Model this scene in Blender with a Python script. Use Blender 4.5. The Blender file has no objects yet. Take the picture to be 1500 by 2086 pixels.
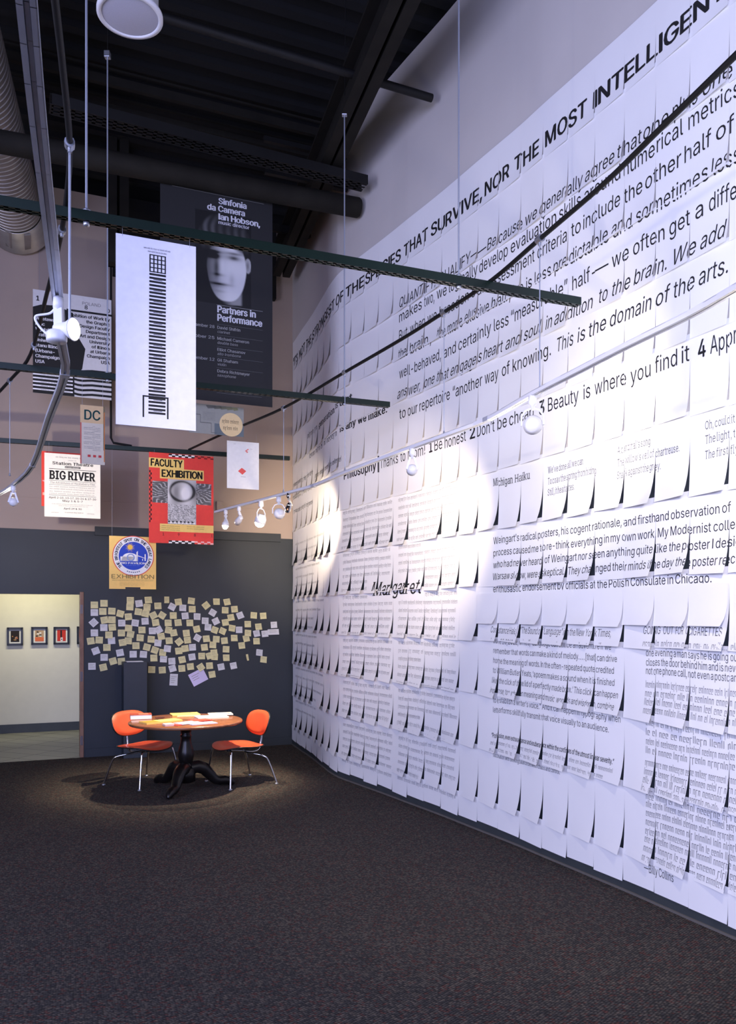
import bpy, bmesh, math, random, os
import numpy as np
from mathutils import Vector, Matrix
from mathutils.geometry import delaunay_2d_cdt
random.seed(7)
C = bpy.context.scene.collection
SC = bpy.context.scene

# ------------------------------------------------------------------ camera, world, light, exposure
F, HZ, EYE = 1640.0, 1257.0, 1.74        # focal length in px of a 1500 px wide frame, horizon row, eye height
cam_d = bpy.data.cameras.new('camera'); cam = bpy.data.objects.new('camera', cam_d); C.objects.link(cam)
cam.location = (0, 0, EYE); cam.rotation_euler = (math.pi / 2, 0, 0)
cam_d.sensor_fit = 'HORIZONTAL'; cam_d.sensor_width = 36; cam_d.lens = 36 * F / 1500
cam_d.shift_y = (HZ - 1043) / 1500; cam_d.clip_start = .05
SC.camera = cam
SC.view_settings.view_transform = 'Standard'; SC.view_settings.look = 'None'
SC.view_settings.exposure = 0.12; SC.view_settings.gamma = 1; SC.view_settings.use_curve_mapping = False
w = bpy.data.worlds.new('world'); SC.world = w; w.use_nodes = True
w.node_tree.nodes['Background'].inputs[0].default_value = (.55, .62, .9, 1)
w.node_tree.nodes['Background'].inputs[1].default_value = .045


def area_light(name, loc, target, sx, sy, power, col):
    d = bpy.data.lights.new(name, 'AREA'); d.shape = 'RECTANGLE'; d.size = sx; d.size_y = sy; d.energy = power; d.color = col
    o = bpy.data.objects.new(name, d); C.objects.link(o); o.location = loc
    o.rotation_euler = (Vector(target) - Vector(loc)).to_track_quat('-Z', 'Y').to_euler()
    return o


def spot(name, loc, target, power, col, angle=60, blend=.6, radius=.03):
    d = bpy.data.lights.new(name, 'SPOT'); d.energy = power; d.color = col; d.spot_size = math.radians(angle)
    d.spot_blend = blend; d.shadow_soft_size = radius
    o = bpy.data.objects.new(name, d); C.objects.link(o); o.location = loc
    o.rotation_euler = (Vector(target) - Vector(loc)).to_track_quat('-Z', 'Y').to_euler()
    return o


LAMP_GAIN = 2.3
# daylight from unseen windows behind the camera
area_light('window_daylight', (-1.2, -4.5, 3.2), (1.6, 6.0, 2.4), 6.0, 4.0, 760, (.49, .535, 1.0))
area_light('side_ambient', (-5.5, 1.0, 3.2), (1.2, 6.0, 2.6), 3.0, 3.0, 260, (.64, .67, 1.0))  # unseen area light on the left side, for ambient light

# ------------------------------------------------------------------ geometry of the place
ANG = math.radians(22.5)
UR = Vector((math.cos(ANG), math.sin(ANG), 0))       # along the back wall, towards the curved wall
VR = Vector((-math.sin(ANG), math.cos(ANG), 0))      # away from the camera
BACK = Vector((-2.28, 10.505, 0))


def at(px, py, Y):
    return Vector(((px - 750) / F * Y, Y, EYE + (HZ - py) / F * Y))


def onz(px, py, z):
    return at(px, py, (z - EYE) * F / (HZ - py))


def onplane(px, py, P, n=VR):
    dx = (px - 750) / F
    dz = (HZ - py) / F
    k = (P.dot(n) - EYE * n.z) / (dx * n.x + n.y + dz * n.z)
    return at(px, py, k)


def back(px, py, off=0.0):
    return onplane(px, py, BACK - VR * off)


# ------------------------------------------------------------------ materials
MATS = {}


def srgb(c):
    return tuple((x / 12.92 if x <= .04045 else ((x + .055) / 1.055) ** 2.4) for x in c)


def mat(name, col, rough=.6, metal=0.0, var=.06, scale=9.0, bump=0.0, bscale=60.0, emit=None, power=0.0, spec=.5, coat=0.0):
    if name in MATS:
        return MATS[name]
    m = bpy.data.materials.new(name); m.use_nodes = True
    nt = m.node_tree; b = nt.nodes['Principled BSDF']
    b.inputs['Roughness'].default_value = rough; b.inputs['Metallic'].default_value = metal
    b.inputs['Specular IOR Level'].default_value = spec
    b.inputs['Coat Weight'].default_value = coat
    co = nt.nodes.new('ShaderNodeTexCoord')
    if var > 0:
        n = nt.nodes.new('ShaderNodeTexNoise'); n.inputs['Scale'].default_value = scale; n.inputs['Detail'].default_value = 4
        nt.links.new(co.outputs['Object'], n.inputs['Vector'])
        r = nt.nodes.new('ShaderNodeValToRGB')
        r.color_ramp.elements[0].position = .3; r.color_ramp.elements[1].position = .7
        r.color_ramp.elements[0].color = tuple(max(0, x * (1 - var)) for x in col) + (1,)
        r.color_ramp.elements[1].color = tuple(min(1, x * (1 + var)) for x in col) + (1,)
        nt.links.new(n.outputs['Fac'], r.inputs['Fac']); nt.links.new(r.outputs['Color'], b.inputs['Base Color'])
    else:
        b.inputs['Base Color'].default_value = tuple(col) + (1,)
    if bump > 0:
        n2 = nt.nodes.new('ShaderNodeTexNoise'); n2.inputs['Scale'].default_value = bscale
        nt.links.new(co.outputs['Object'], n2.inputs['Vector'])
        bp = nt.nodes.new('ShaderNodeBump'); bp.inputs['Strength'].default_value = bump; bp.inputs['Distance'].default_value = .004
        nt.links.new(n2.outputs['Fac'], bp.inputs['Height']); nt.links.new(bp.outputs['Normal'], b.inputs['Normal'])
    if emit:
        b.inputs['Emission Color'].default_value = tuple(emit) + (1,); b.inputs['Emission Strength'].default_value = power
    MATS[name] = m
    return m


def ink(r, g, b, rough=.7):
    """a plain printed colour, given in display values"""
    k = 'print_%02x%02x%02x' % (int(r * 255), int(g * 255), int(b * 255))
    return mat(k, srgb((r, g, b)), rough, var=.03, scale=30)


def carpet_mat():
    m = bpy.data.materials.new('woven_carpet'); m.use_nodes = True; nt = m.node_tree; L = nt.links
    b = nt.nodes['Principled BSDF']; b.inputs['Roughness'].default_value = .95; b.inputs['Specular IOR Level'].default_value = .1
    co = nt.nodes.new('ShaderNodeTexCoord')
    mp = nt.nodes.new('ShaderNodeMapping'); mp.inputs['Rotation'].default_value = (0, 0, .55); mp.inputs['Scale'].default_value = (1, 1.55, 1)
    L.new(co.outputs['Object'], mp.inputs['Vector'])
    v = nt.nodes.new('ShaderNodeTexVoronoi'); v.inputs['Scale'].default_value = 62; v.inputs['Randomness'].default_value = .35
    L.new(mp.outputs['Vector'], v.inputs['Vector'])
    r = nt.nodes.new('ShaderNodeValToRGB'); e = r.color_ramp.elements
    e[0].position = .1; e[0].color = (.136, .122, .106, 1); e[1].position = .55; e[1].color = (.035, .032, .029, 1)
    L.new(v.outputs['Distance'], r.inputs['Fac'])
    sp = nt.nodes.new('ShaderNodeSeparateColor'); L.new(v.outputs['Color'], sp.inputs['Color'])
    r2 = nt.nodes.new('ShaderNodeValToRGB'); r2.color_ramp.interpolation = 'CONSTANT'; e = r2.color_ramp.elements
    e[0].color = (.62, .66, .72, 1); e[1].position = .45; e[1].color = (1, 1, 1, 1)
    x = e.new(.74); x.color = (1.3, 1.22, 1.15, 1); x = e.new(.88); x.color = (1.15, .62, .6, 1)
    L.new(sp.outputs['Red'], r2.inputs['Fac'])
    mx = nt.nodes.new('ShaderNodeMix'); mx.data_type = 'RGBA'; mx.blend_type = 'MULTIPLY'; mx.inputs['Factor'].default_value = 1
    L.new(r.outputs['Color'], mx.inputs['A']); L.new(r2.outputs['Color'], mx.inputs['B'])
    n = nt.nodes.new('ShaderNodeTexNoise'); n.inputs['Scale'].default_value = 1.1; n.inputs['Detail'].default_value = 5
    L.new(co.outputs['Object'], n.inputs['Vector'])
    r3 = nt.nodes.new('ShaderNodeValToRGB'); r3.color_ramp.elements[0].color = (.82, .82, .84, 1); r3.color_ramp.elements[1].color = (1.15, 1.12, 1.1, 1)
    L.new(n.outputs['Fac'], r3.inputs['Fac'])
    m2 = nt.nodes.new('ShaderNodeMix'); m2.data_type = 'RGBA'; m2.blend_type = 'MULTIPLY'; m2.inputs['Factor'].default_value = 1
    L.new(mx.outputs['Result'], m2.inputs['A']); L.new(r3.outputs['Color'], m2.inputs['B']); L.new(m2.outputs['Result'], b.inputs['Base Color'])
    bp = nt.nodes.new('ShaderNodeBump'); bp.inputs['Strength'].default_value = .6; bp.inputs['Distance'].default_value = .006; bp.invert = True
    L.new(v.outputs['Distance'], bp.inputs['Height']); L.new(bp.outputs['Normal'], b.inputs['Normal'])
    return m


def tile_mat():
    m = bpy.data.materials.new('pale_floor_tile'); m.use_nodes = True; nt = m.node_tree; L = nt.links
    b = nt.nodes['Principled BSDF']; b.inputs['Roughness'].default_value = .35
    co = nt.nodes.new('ShaderNodeTexCoord'); mp = nt.nodes.new('ShaderNodeMapping'); mp.inputs['Rotation'].default_value = (0, 0, ANG)
    L.new(co.outputs['Object'], mp.inputs['Vector'])
    t = nt.nodes.new('ShaderNodeTexBrick'); t.offset = 0; t.inputs['Scale'].default_value = 1
    t.inputs['Brick Width'].default_value = .6; t.inputs['Row Height'].default_value = .3; t.inputs['Mortar Size'].default_value = .010
    t.inputs['Color1'].default_value = (.30, .30, .25, 1); t.inputs['Color2'].default_value = (.26, .265, .22, 1); t.inputs['Mortar'].default_value = (.07, .07, .06, 1)
    L.new(mp.outputs['Vector'], t.inputs['Vector']); L.new(t.outputs['Color'], b.inputs['Base Color'])
    return m


def wood_mat(name, c1, c2, rough=.25):
    m = bpy.data.materials.new(name); m.use_nodes = True; nt = m.node_tree; L = nt.links
    b = nt.nodes['Principled BSDF']; b.inputs['Roughness'].default_value = rough; b.inputs['Coat Weight'].default_value = .3
    co = nt.nodes.new('ShaderNodeTexCoord'); mp = nt.nodes.new('ShaderNodeMapping'); mp.inputs['Scale'].default_value = (2.5, 16, 3)
    L.new(co.outputs['Object'], mp.inputs['Vector'])
    n = nt.nodes.new('ShaderNodeTexNoise'); n.inputs['Scale'].default_value = 2; n.inputs['Detail'].default_value = 6; n.inputs['Distortion'].default_value = .6
    L.new(mp.outputs['Vector'], n.inputs['Vector'])
    r = nt.nodes.new('ShaderNodeValToRGB'); r.color_ramp.elements[0].position = .35; r.color_ramp.elements[1].position = .7
    r.color_ramp.elements[0].color = c1 + (1,); r.color_ramp.elements[1].color = c2 + (1,)
    L.new(n.outputs['Fac'], r.inputs['Fac']); L.new(r.outputs['Color'], b.inputs['Base Color'])
    return m


def photo_mat():
    """printed photograph: the tones are a grid of colours in the print itself"""
    m = bpy.data.materials.new('printed_photograph'); m.use_nodes = True; nt = m.node_tree
    b = nt.nodes['Principled BSDF']; b.inputs['Roughness'].default_value = .6
    a = nt.nodes.new('ShaderNodeAttribute'); a.attribute_name = 'tone'
    nt.links.new(a.outputs['Color'], b.inputs['Base Color'])
    return m


M_PAPER = mat('white_bond_paper', (.86, .86, .87), .75, var=.015, scale=3, bump=.12, bscale=14)
M_BLACKINK = mat('black_printing_ink', (.012, .012, .014), .7, var=.02)
M_LIGHTINK = mat('fine_grey_printing_ink', (.10, .10, .11), .7, var=.02)
M_FAINTINK = mat('faint_grey_printing_ink', (.30, .30, .32), .7, var=.02)
M_BEIGE = mat('beige_wall_paint', (.37, .295, .25), .8, var=.03, scale=1.5, bump=.08, bscale=90)
M_WHITEWALL = mat('warm_white_wall_paint', (.60, .565, .54), .8, var=.03, scale=1.5, bump=.08, bscale=90)
M_NAVY = mat('slate_blue_wall_paint', (.020, .027, .036), .6, var=.08, scale=2.5, bump=.1, bscale=90)
M_CREAM = mat('cream_gallery_paint', (.72, .70, .58), .8, var=.02)
M_BASE = mat('charcoal_rubber_baseboard', (.042, .05, .054), .5, var=.08)
M_CEIL = mat('matt_black_ceiling_paint', (.003, .003, .003), 1.0, var=.1)
M_STEEL = mat('black_painted_steel', (.007, .0068, .0065), .6, var=.2, scale=5, spec=.3)
M_OLIVE = mat('dusty_black_steel', (.014, .0125, .0095), .8, var=.25, scale=4, spec=.2)
M_STRUT = mat('dark_green_strut_enamel', (.003, .013, .0075), .35, var=.1)
M_CHROME = mat('chrome_plate', (.72, .72, .72), .12, 1.0, var=.03)
M_ALU = mat('brushed_aluminium', (.60, .63, .70), .38, .45, var=.06, scale=20)
M_ZINC = mat('zinc_plated_steel', (.50, .52, .56), .4, .9, var=.08)
M_DUCT = mat('galvanised_sheet', (.40, .37, .34), .42, .75, var=.12, scale=6)
M_WHITE = mat('white_enamel', (.80, .80, .82), .35, var=.02)
M_GRILLE = mat('pale_grey_speaker_cloth', (.46, .46, .53), .8, var=.04, scale=200)
M_ORANGE = mat('orange_vinyl', (.62, .085, .034), .33, var=.05, scale=20, bump=.05, bscale=300)
M_SHELL = mat('black_plastic_shell', (.012, .012, .012), .4, var=.05)
M_EBONY = mat('black_turned_wood', (.006, .005, .005), .32, var=.2, scale=12, spec=.35)
M_OAK = wood_mat('red_brown_tabletop_wood', (.22, .080, .034), (.32, .125, .058))
M_JAMB = wood_mat('brown_door_wood', (.20, .10, .06), (.27, .145, .09), .5)
M_CARPET = carpet_mat(); M_TILE = tile_mat(); M_PHOTO = photo_mat()
M_LAMP = mat('lit_lamp_glass', (1, 1, 1), .2, var=0, emit=(1, .86, .66), power=60)
M_LAMPSOFT = mat('softly_lit_lamp_glass', (1, 1, 1), .2, var=0, emit=(1, .9, .75), power=12)
M_RING = mat('lit_lens_rim', (1, 1, 1), .2, var=0, emit=(1, .92, .78), power=2.2)
M_LAMPDIM = mat('glowing_lamp_reflector', (.9, .85, .75), .3, var=0, emit=(1, .88, .70), power=.5)
M_CORD = mat('steel_cord', (.42, .45, .52), .4, .6, var=.02)


# ------------------------------------------------------------------ mesh helpers
class MB:
    def __init__(self):
        self.v = []; self.f = []; self.m = []; self.sm = []; self.tone = None

    def add(self, vs, fs, mi=0, smooth=False):
        o = len(self.v); self.v.extend([tuple(x) for x in vs])
        for q in fs:
            self.f.append(tuple(i + o for i in q)); self.m.append(mi); self.sm.append(smooth)

    def obox(self, c, ax, ay, az, sx, sy, sz, mi=0):
        c = Vector(c); vs = []
        for k in (-1, 1):
            for j in (-1, 1):
                for i in (-1, 1):
                    vs.append(c + ax * (i * sx / 2) + ay * (j * sy / 2) + az * (k * sz / 2))
        self.add(vs, [(0, 2, 3, 1), (4, 5, 7, 6), (0, 1, 5, 4), (2, 6, 7, 3), (0, 4, 6, 2), (1, 3, 7, 5)], mi)

    def box(self, c, s, mi=0):
        self.obox(c, Vector((1, 0, 0)), Vector((0, 1, 0)), Vector((0, 0, 1)), *s, mi)

    def bar(self, a, b, wd, ht, mi=0, up=Vector((0, 0, 1))):
        a = Vector(a); b = Vector(b); d = (b - a); L = d.length; d.normalize()
        s = d.cross(up).normalized(); u = s.cross(d)
        self.obox((a + b) / 2, d, s, u, L, wd, ht, mi)

    def tube(self, pts, r, n=10, mi=0, cap=True):
        pts = [Vector(p) for p in pts]; R = r if isinstance(r, (list, tuple)) else [r] * len(pts)
        rings = []; pu = None
        for i, p in enumerate(pts):
            d = (pts[min(i + 1, len(pts) - 1)] - pts[max(i - 1, 0)]).normalized()
            if pu is None:
                pu = d.orthogonal().normalized()
            pu = (pu - d * pu.dot(d)).normalized(); q = d.cross(pu)
            rings.append([p + (pu * math.cos(2 * math.pi * k / n) + q * math.sin(2 * math.pi * k / n)) * R[i] for k in range(n)])
        vs = [v for rg in rings for v in rg]; fs = []
        for i in range(len(pts) - 1):
            for k in range(n):
                k2 = (k + 1) % n
                fs.append((i * n + k, i * n + k2, (i + 1) * n + k2, (i + 1) * n + k))
        self.add(vs, fs, mi, True)
        if cap:
            self.add(rings[0], [tuple(range(n - 1, -1, -1))], mi); self.add(rings[-1], [tuple(range(n))], mi)

    def lathe(self, prof, o=(0, 0, 0), n=28, mi=0, axis=Vector((0, 0, 1))):
        o = Vector(o); axis = Vector(axis).normalized(); u = axis.orthogonal().normalized(); q = axis.cross(u)
        vs = []; fs = []
        for (r, z) in prof:
            for k in range(n):
                a = 2 * math.pi * k / n
                vs.append(o + axis * z + (u * math.cos(a) + q * math.sin(a)) * r)
        for i in range(len(prof) - 1):
            for k in range(n):
                k2 = (k + 1) % n
                fs.append((i * n + k, i * n + k2, (i + 1) * n + k2, (i + 1) * n + k))
        self.add(vs, fs, mi, True)

    def build(self, name, mats, parent=None, props=None):
        me = bpy.data.meshes.new(name); me.from_pydata(self.v, [], self.f)
        for m in (mats if isinstance(mats, (list, tuple)) else [mats]):
            me.materials.append(m)
        me.polygons.foreach_set('material_index', self.m); me.polygons.foreach_set('use_smooth', self.sm)
        if self.tone:
            at_ = me.attributes.new('tone', 'FLOAT_COLOR', 'POINT')
            col = np.zeros((len(self.v), 4), 'f4'); col[:, 3] = 1
            for i, c in self.tone.items():
                col[i, :3] = c
            at_.data.foreach_set('color', col.ravel())
        me.update()
        o = bpy.data.objects.new(name, me); C.objects.link(o)
        if parent is not None:
            o.parent = parent
        for k, v in (props or {}).items():
            o[k] = v
        return o


def P(label, cat, group=None):
    d = {'label': label, 'category': cat}
    if group:
        d['group'] = group
    return d


def thing(name, label, cat, loc=(0, 0, 0), rz=0.0, group=None):
    o = bpy.data.objects.new(name, None); C.objects.link(o); o.location = loc; o.rotation_euler = (0, 0, rz)
    o.empty_display_size = .1
    for k, v in P(label, cat, group).items():
        o[k] = v
    return o


ST = {'kind': 'structure'}


def bevel(o, wdt=.004, seg=2):
    b = o.modifiers.new('edge', 'BEVEL'); b.width = wdt; b.segments = seg; b.limit_method = 'ANGLE'
    return o


# ------------------------------------------------------------------ lettering
try:
    FONT = bpy.data.fonts.load(os.path.join(bpy.utils.system_resource('DATAFILES', path='fonts'), 'Inter.woff2'))
except Exception:
    FONT = None
_TC = {}


def text2d(s, bold=0.0, res=2):
    """triangles (N,3,2) of a word in units of its cap height, and its width"""
    k = (s, bold, res)
    if k in _TC:
        return _TC[k]
    c = bpy.data.curves.new('t', 'FONT')
    if FONT:
        c.font = FONT
    c.body = s; c.resolution_u = res; c.size = 1; c.offset = bold
    c.fill_mode = 'NONE'
    o = bpy.data.objects.new('t', c); m = bpy.data.meshes.new_from_object(o)
    n = len(m.vertices); co = np.zeros(n * 3); m.vertices.foreach_get('co', co); co = co.reshape(-1, 3)[:, :2]
    ed = np.zeros(len(m.edges) * 2, int)
    if len(ed):
        m.edges.foreach_get('vertices', ed)
    ed = ed.reshape(-1, 2); tr = np.zeros((0, 3, 2))
    if len(ed):          # outlines -> triangles, kept where the outlines wind round them
        r = delaunay_2d_cdt([Vector(v) for v in co], [tuple(int(i) for i in e) for e in ed], [], 0, 1e-6)
        vv = np.array([tuple(v) for v in r[0]]); tt = np.array(r[2])
        cen = vv[tt].mean(1); A = co[ed[:, 0]]; B = co[ed[:, 1]]
        px, py = cen[:, :1], cen[:, 1:]
        up = (A[:, 1] <= py) & (B[:, 1] > py); dn = (A[:, 1] > py) & (B[:, 1] <= py)
        side = (B[:, 0] - A[:, 0]) * (py - A[:, 1]) - (px - A[:, 0]) * (B[:, 1] - A[:, 1])
        wn = (up & (side > 0)).sum(1) - (dn & (side < 0)).sum(1)
        tr = vv[tt[wn != 0]]
    bpy.data.objects.remove(o); bpy.data.curves.remove(c); bpy.data.meshes.remove(m)
    _TC[k] = tr
    return tr


CAP = float(text2d('H')[:, :, 1].max())
SERIF = {'B': [(.12, 0), (.12, 1)], 'I': [(.5, 0), (.5, 1)], 'R': [(.12, 0), (.12, 1), (.92, 0)], 'V': [(.06, 1), (.94, 1)], 'E': [(.1, 0), (.1, 1)],
         'M': [(.08, 0), (.08, 1), (.92, 0), (.92, 1)], 'H': [(.08, 0), (.08, 1), (.92, 0), (.92, 1)], 'S': [], 'T': [(.5, 0)], 'W': [(.04, 1), (.96, 1), (.5, 1)],
         'i': [(.5, 0), (.2, .72)], 'h': [(.1, 0), (.9, 0), (.0, 1.04)], 'n': [(.1, 0), (.9, 0), (.0, .74)], 'k': [(.1, 0), (.9, 0), (.0, 1.04)], 'u': [(.0, .74), (.8, .74), (1., 0)],
         'r': [(.2, 0), (.1, .74)], 'a': [(1.0, 0)], 't': [(.1, .74)], 'l': [(.5, 0), (.2, 1.04)], 'A': [(.03, 0), (.97, 0)], 'p': [(.1, -.28), (0, .74)], 'y': [(.05, .74), (.95, .74)],
         'w': [(.05, .74), (.95, .74)], 'f': [(.4, 0)], 'm': [(.06, 0), (.5, 0), (.94, 0), (0, .74)], 'd': [(.95, 0)], 'b': [(.0, 1.04)], 'C': [], 'P': [(.12, 0), (.12, 1)], 'U': [(.1, 1), (.9, 1)], 'N': [(.1, 0), (.1, 1), (.9, 1)]}


def word2d(s, bold=0.0, serif=False, shear=0.0, res=2):
    """triangles in cap-height units starting at x=0 and the width"""
    if serif:
        parts = []; x = 0
        for ch in s:
            if ch == ' ':
                x += .34; continue
            t = text2d(ch, min(bold, 0), res) / CAP
            if not len(t):
                continue
            x0 = t[:, :, 0].min(); x1 = t[:, :, 0].max(); wd = x1 - x0
            t = t - np.array([x0, 0])
            parts.append(t + np.array([x, 0]))
            hw = .17; th = .045
            for fx, y in SERIF.get(ch, []):
                cx = x + fx * wd; yy = y + (th / 2 if y <= 0 else -th / 2)
                q = np.array([[cx - hw, yy - th / 2], [cx + hw, yy - th / 2], [cx + hw, yy + th / 2], [cx - hw, yy + th / 2]])
                parts.append(np.array([[q[0], q[1], q[2]], [q[0], q[2], q[3]]]))
            x += wd + .20
        tr = np.concatenate(parts) if parts else np.zeros((0, 3, 2)); wd = x - .20
    elif 'I' in s and len(s) < 16:
        parts = []; x = 0            # the plain bar capital is drawn as a bar
        for ch in s:
            if ch == ' ':
                x += .36; continue
            if ch == 'I':
                q = np.array([[0, 0], [.15, 0], [.15, 1], [0, 1]]); t = np.array([[q[0], q[1], q[2]], [q[0], q[2], q[3]]])
            else:
                t = text2d(ch, min(bold, 0), res) / CAP
            if not len(t):
                continue
            x0 = t[:, :, 0].min(); parts.append(t + np.array([x - x0, 0])); x += t[:, :, 0].max() - x0 + .145
        tr = np.concatenate(parts); wd = x - .145
    else:
        tr = text2d(s, min(bold, 0), res) / CAP
        if not len(tr):
            return tr, .3
        x0 = tr[:, :, 0].min(); tr = tr - np.array([x0, 0]); wd = tr[:, :, 0].max()
    if bold > 0 and len(tr):         # heavier weights: the letter struck several times, slightly apart
        b = bold / CAP; tr = np.concatenate([tr + np.array(o) for o in ((-b, 0), (b, 0), (0, -b * .5), (0, b * .5))]) + np.array([b, 0]); wd += 2 * b
    if shear:
        tr = tr.copy(); tr[:, :, 0] += tr[:, :, 1] * shear
    return tr, wd


def ticks(n_words, rng, xh=.7, dens=.42):
    """a line of small print too fine to read: strokes of x-height gathered into words"""
    out = []; x = 0

    def q(x0, y0, x1, y1):
        out.append([[x0, y0], [x1, y0], [x1, y1]]); out.append([[x0, y0], [x1, y1], [x0, y1]])
    for _ in range(n_words):
        for _ in range(rng.randint(2, 9)):
            k = rng.random(); t = .095
            if k < .22:
                q(x, 0, x + t, 1.0); x += dens * .7
            elif k < .6:
                q(x, 0, x + t, xh); q(x + .32, 0, x + .32 + t, xh); q(x, xh - t, x + .4, xh); x += dens * 1.45
            elif k < .9:
                q(x, 0, x + t, xh); q(x, 0, x + .4, t * .8); q(x, xh - t * .8, x + .42, xh); q(x + .3, .3, x + .42, xh); x += dens * 1.4
            else:
                q(x, -.28, x + t, xh); q(x, xh - t, x + .38, xh); x += dens * 1.3
        x += .36
    return np.array(out), x


# ------------------------------------------------------------------ the room shell
bx = MB()
bx.add([(-9, -6, 0), (6, -6, 0), (6, 18, 0), (-9, 18, 0)], [(0, 1, 2, 3)])
E0 = back(-400, 1540); E0.z = 0
# carpet ends at the back-wall line; tile beyond the doorway
mb = MB()
a0 = BACK + UR * -7; a1 = BACK + UR * 4
mb.add([(-9, -5, 0), (6, -5, 0), a1 - Vector((0, 0, a1.z)), a0 - Vector((0, 0, a0.z)), (-9, -5, -.1), (6, -5, -.1), a1 + Vector((0, 0, -.1)), a0 + Vector((0, 0, -.1))],
       [(0, 1, 2, 3), (7, 6, 5, 4), (0, 4, 5, 1), (1, 5, 6, 2), (2, 6, 7, 3), (3, 7, 4, 0)])
mb.build('floor', M_CARPET, None, ST)
mb = MB(); mb.obox(BACK + UR * -2.2 + VR * 2.0 + Vector((0, 0, -.051)), UR, VR, Vector((0, 0, 1)), 6, 4.0, .1); mb.build('floor_gallery', M_TILE, None, ST)

Z1 = Vector((0, 0, 1))
CEIL = 7.0


def sback(px, py=1300):
    return (back(px, py) - BACK).dot(UR)


sd1 = sback(171); sd0 = sd1 - 1.9; head_z = back(90, 1205).z
zL = back(100, 1079).z; zR = back(400, 1081).z; sStep = sback(193); sEnd = sback(592) + .25
TW = .16


def wallbox(mbx, s0, s1, z0, z1, mi=0, front=0.0, thick=TW):
    mbx.obox(BACK + UR * ((s0 + s1) / 2) + VR * (thick / 2 - front) + Z1 * ((z0 + z1) / 2), UR, VR, Z1, s1 - s0, thick, z1 - z0, mi)


mb = MB()
wallbox(mb, sd1, sEnd, 0, zL, 0); wallbox(mb, sd0, sd1, head_z, zL, 0); wallbox(mb, -7, sd0, 0, zL, 0)
wallbox(mb, -7, sEnd, zL, CEIL, 1)
mb.build('wall_back', [M_NAVY, M_BEIGE], None, ST)
mb = MB(); wallbox(mb, sStep, sback(571), zL - .05, zR, 0, .035, .035); bevel(mb.build('trim_1', M_NAVY, None, ST))
# joint lines in the upper wall board
mb = MB(); zj = back(300, 1024).z
wallbox(mb, -7, sEnd, zj - .012, zj, 0, .006, .006); mb.build('trim_2', M_BEIGE, None, ST)
mb = MB()
wallbox(mb, sd1 + .02, sEnd - .2, 0, .105, 0, .014, .014); wallbox(mb, -7, sd0, 0, .105, 0, .014, .014)
mb.build('baseboard_back', M_NAVY, None, ST)
# the lower black bulkhead under the roof on the right half of the back wall
mb = MB(); wallbox(mb, sback(229), sback(559), 6.02, CEIL, 0, .10, .10); mb.build('ceiling_bulkhead', M_CEIL, None, ST)

# doorway frame, brown edge with hinges
dj = bpy.data.objects.new('door_1', None); C.objects.link(dj); dj['kind'] = 'structure'
mb = MB(); wallbox(mb, sd1 - .048, sd1 - .002, 0.0, head_z, 0, .012, TW + .024); bevel(mb.build('frame', M_JAMB, dj))
mb = MB(); wallbox(mb, sd0 + .05, sd1 - .05, head_z - .03, head_z, 0, .006, TW + .012); mb.build('frame_head', M_NAVY, dj)
for py, ht in ((1241, .11), (1378, .12), (1508, .11)):
    z = back(169, py).z
    mb = MB(); wallbox(mb, sd1 - .042, sd1 - .012, z - ht / 2, z + ht / 2, 0, .016, .006)
    mb.tube([BACK + UR * (sd1 - .027) - VR * .02 + Z1 * (z - ht / 2), BACK + UR * (sd1 - .027) - VR * .02 + Z1 * (z + ht / 2)], .007)
    mb.build('hinge', mat('aged_steel_hinge', (.22, .19, .20), .5, .5), dj)

# the gallery beyond the doorway
GW = BACK + VR * 2.62


def gal(px, py, off=0.0):
    return onplane(px, py, GW - VR * off)


mb = MB(); mb.obox(GW + VR * .06 + UR * -2.2 + Z1 * 1.5, UR, VR, Z1, 6, .12, 3.0); mb.build('wall_gallery', M_CREAM, None, ST)
mb = MB(); mb.obox(GW - VR * .008 + UR * -2.2 + Z1 * .065, UR, VR, Z1, 6, .015, .13); mb.build('baseboard_gallery', M_BASE, None, ST)
mb = MB(); mb.obox(BACK + VR * 1.4 + UR * -2.2 + Z1 * 3.02, UR, VR, Z1, 6, 2.6, .06); mb.build('ceiling_gallery', M_CREAM, None, ST)
mb = MB(); mb.obox(BACK + VR * 1.4 + UR * .85 + Z1 * 1.5, UR, VR, Z1, .08, 2.5, 3.0); mb.build('wall_gallery_end', M_CREAM, None, ST)
mb = MB(); mb.obox(BACK + VR * 1.4 + UR * -5.2 + Z1 * 1.5, UR, VR, Z1, .08, 2.5, 3.0); mb.build('wall_gallery_far', M_CREAM, None, ST)

# ------------------------------------------------------------------ the curved wall
EDGE = [598, 607, 616, 627, 638, 649, 661, 674, 691, 717, 744, 773, 803, 833, 867, 902, 938, 976, 1018, 1064, 1108, 1160, 1214, 1275, 1338, 1408, 1489]
PLAN = [(-1.017, 10.97), (-0.934, 10.713), (-0.854, 10.454), (-0.764, 10.191), (-0.677, 9.917), (-0.593, 9.629), (-0.506, 9.328), (-0.418, 9.024),
        (-0.314, 8.733), (-0.171, 8.493), (-0.03, 8.254), (0.112, 8.017), (0.251, 7.778), (0.382, 7.539), (0.521, 7.302), (0.655, 7.064), (0.782, 6.825),
        (0.907, 6.584), (1.037, 6.343), (1.168, 6.101), (1.279, 5.858), (1.403, 5.614), (1.52, 5.372), (1.642, 5.129), (1.752, 4.886), (1.861, 4.64), (1.978, 4.39)]
_pl = np.array(PLAN); _e = (_pl[-1] - _pl[-5]) / 4
_pl = np.concatenate([[2 * _pl[0] - _pl[1]], _pl] + [[_pl[-1] + _e * k] for k in range(1, 24)])   # index 0 is u = -1
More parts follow.
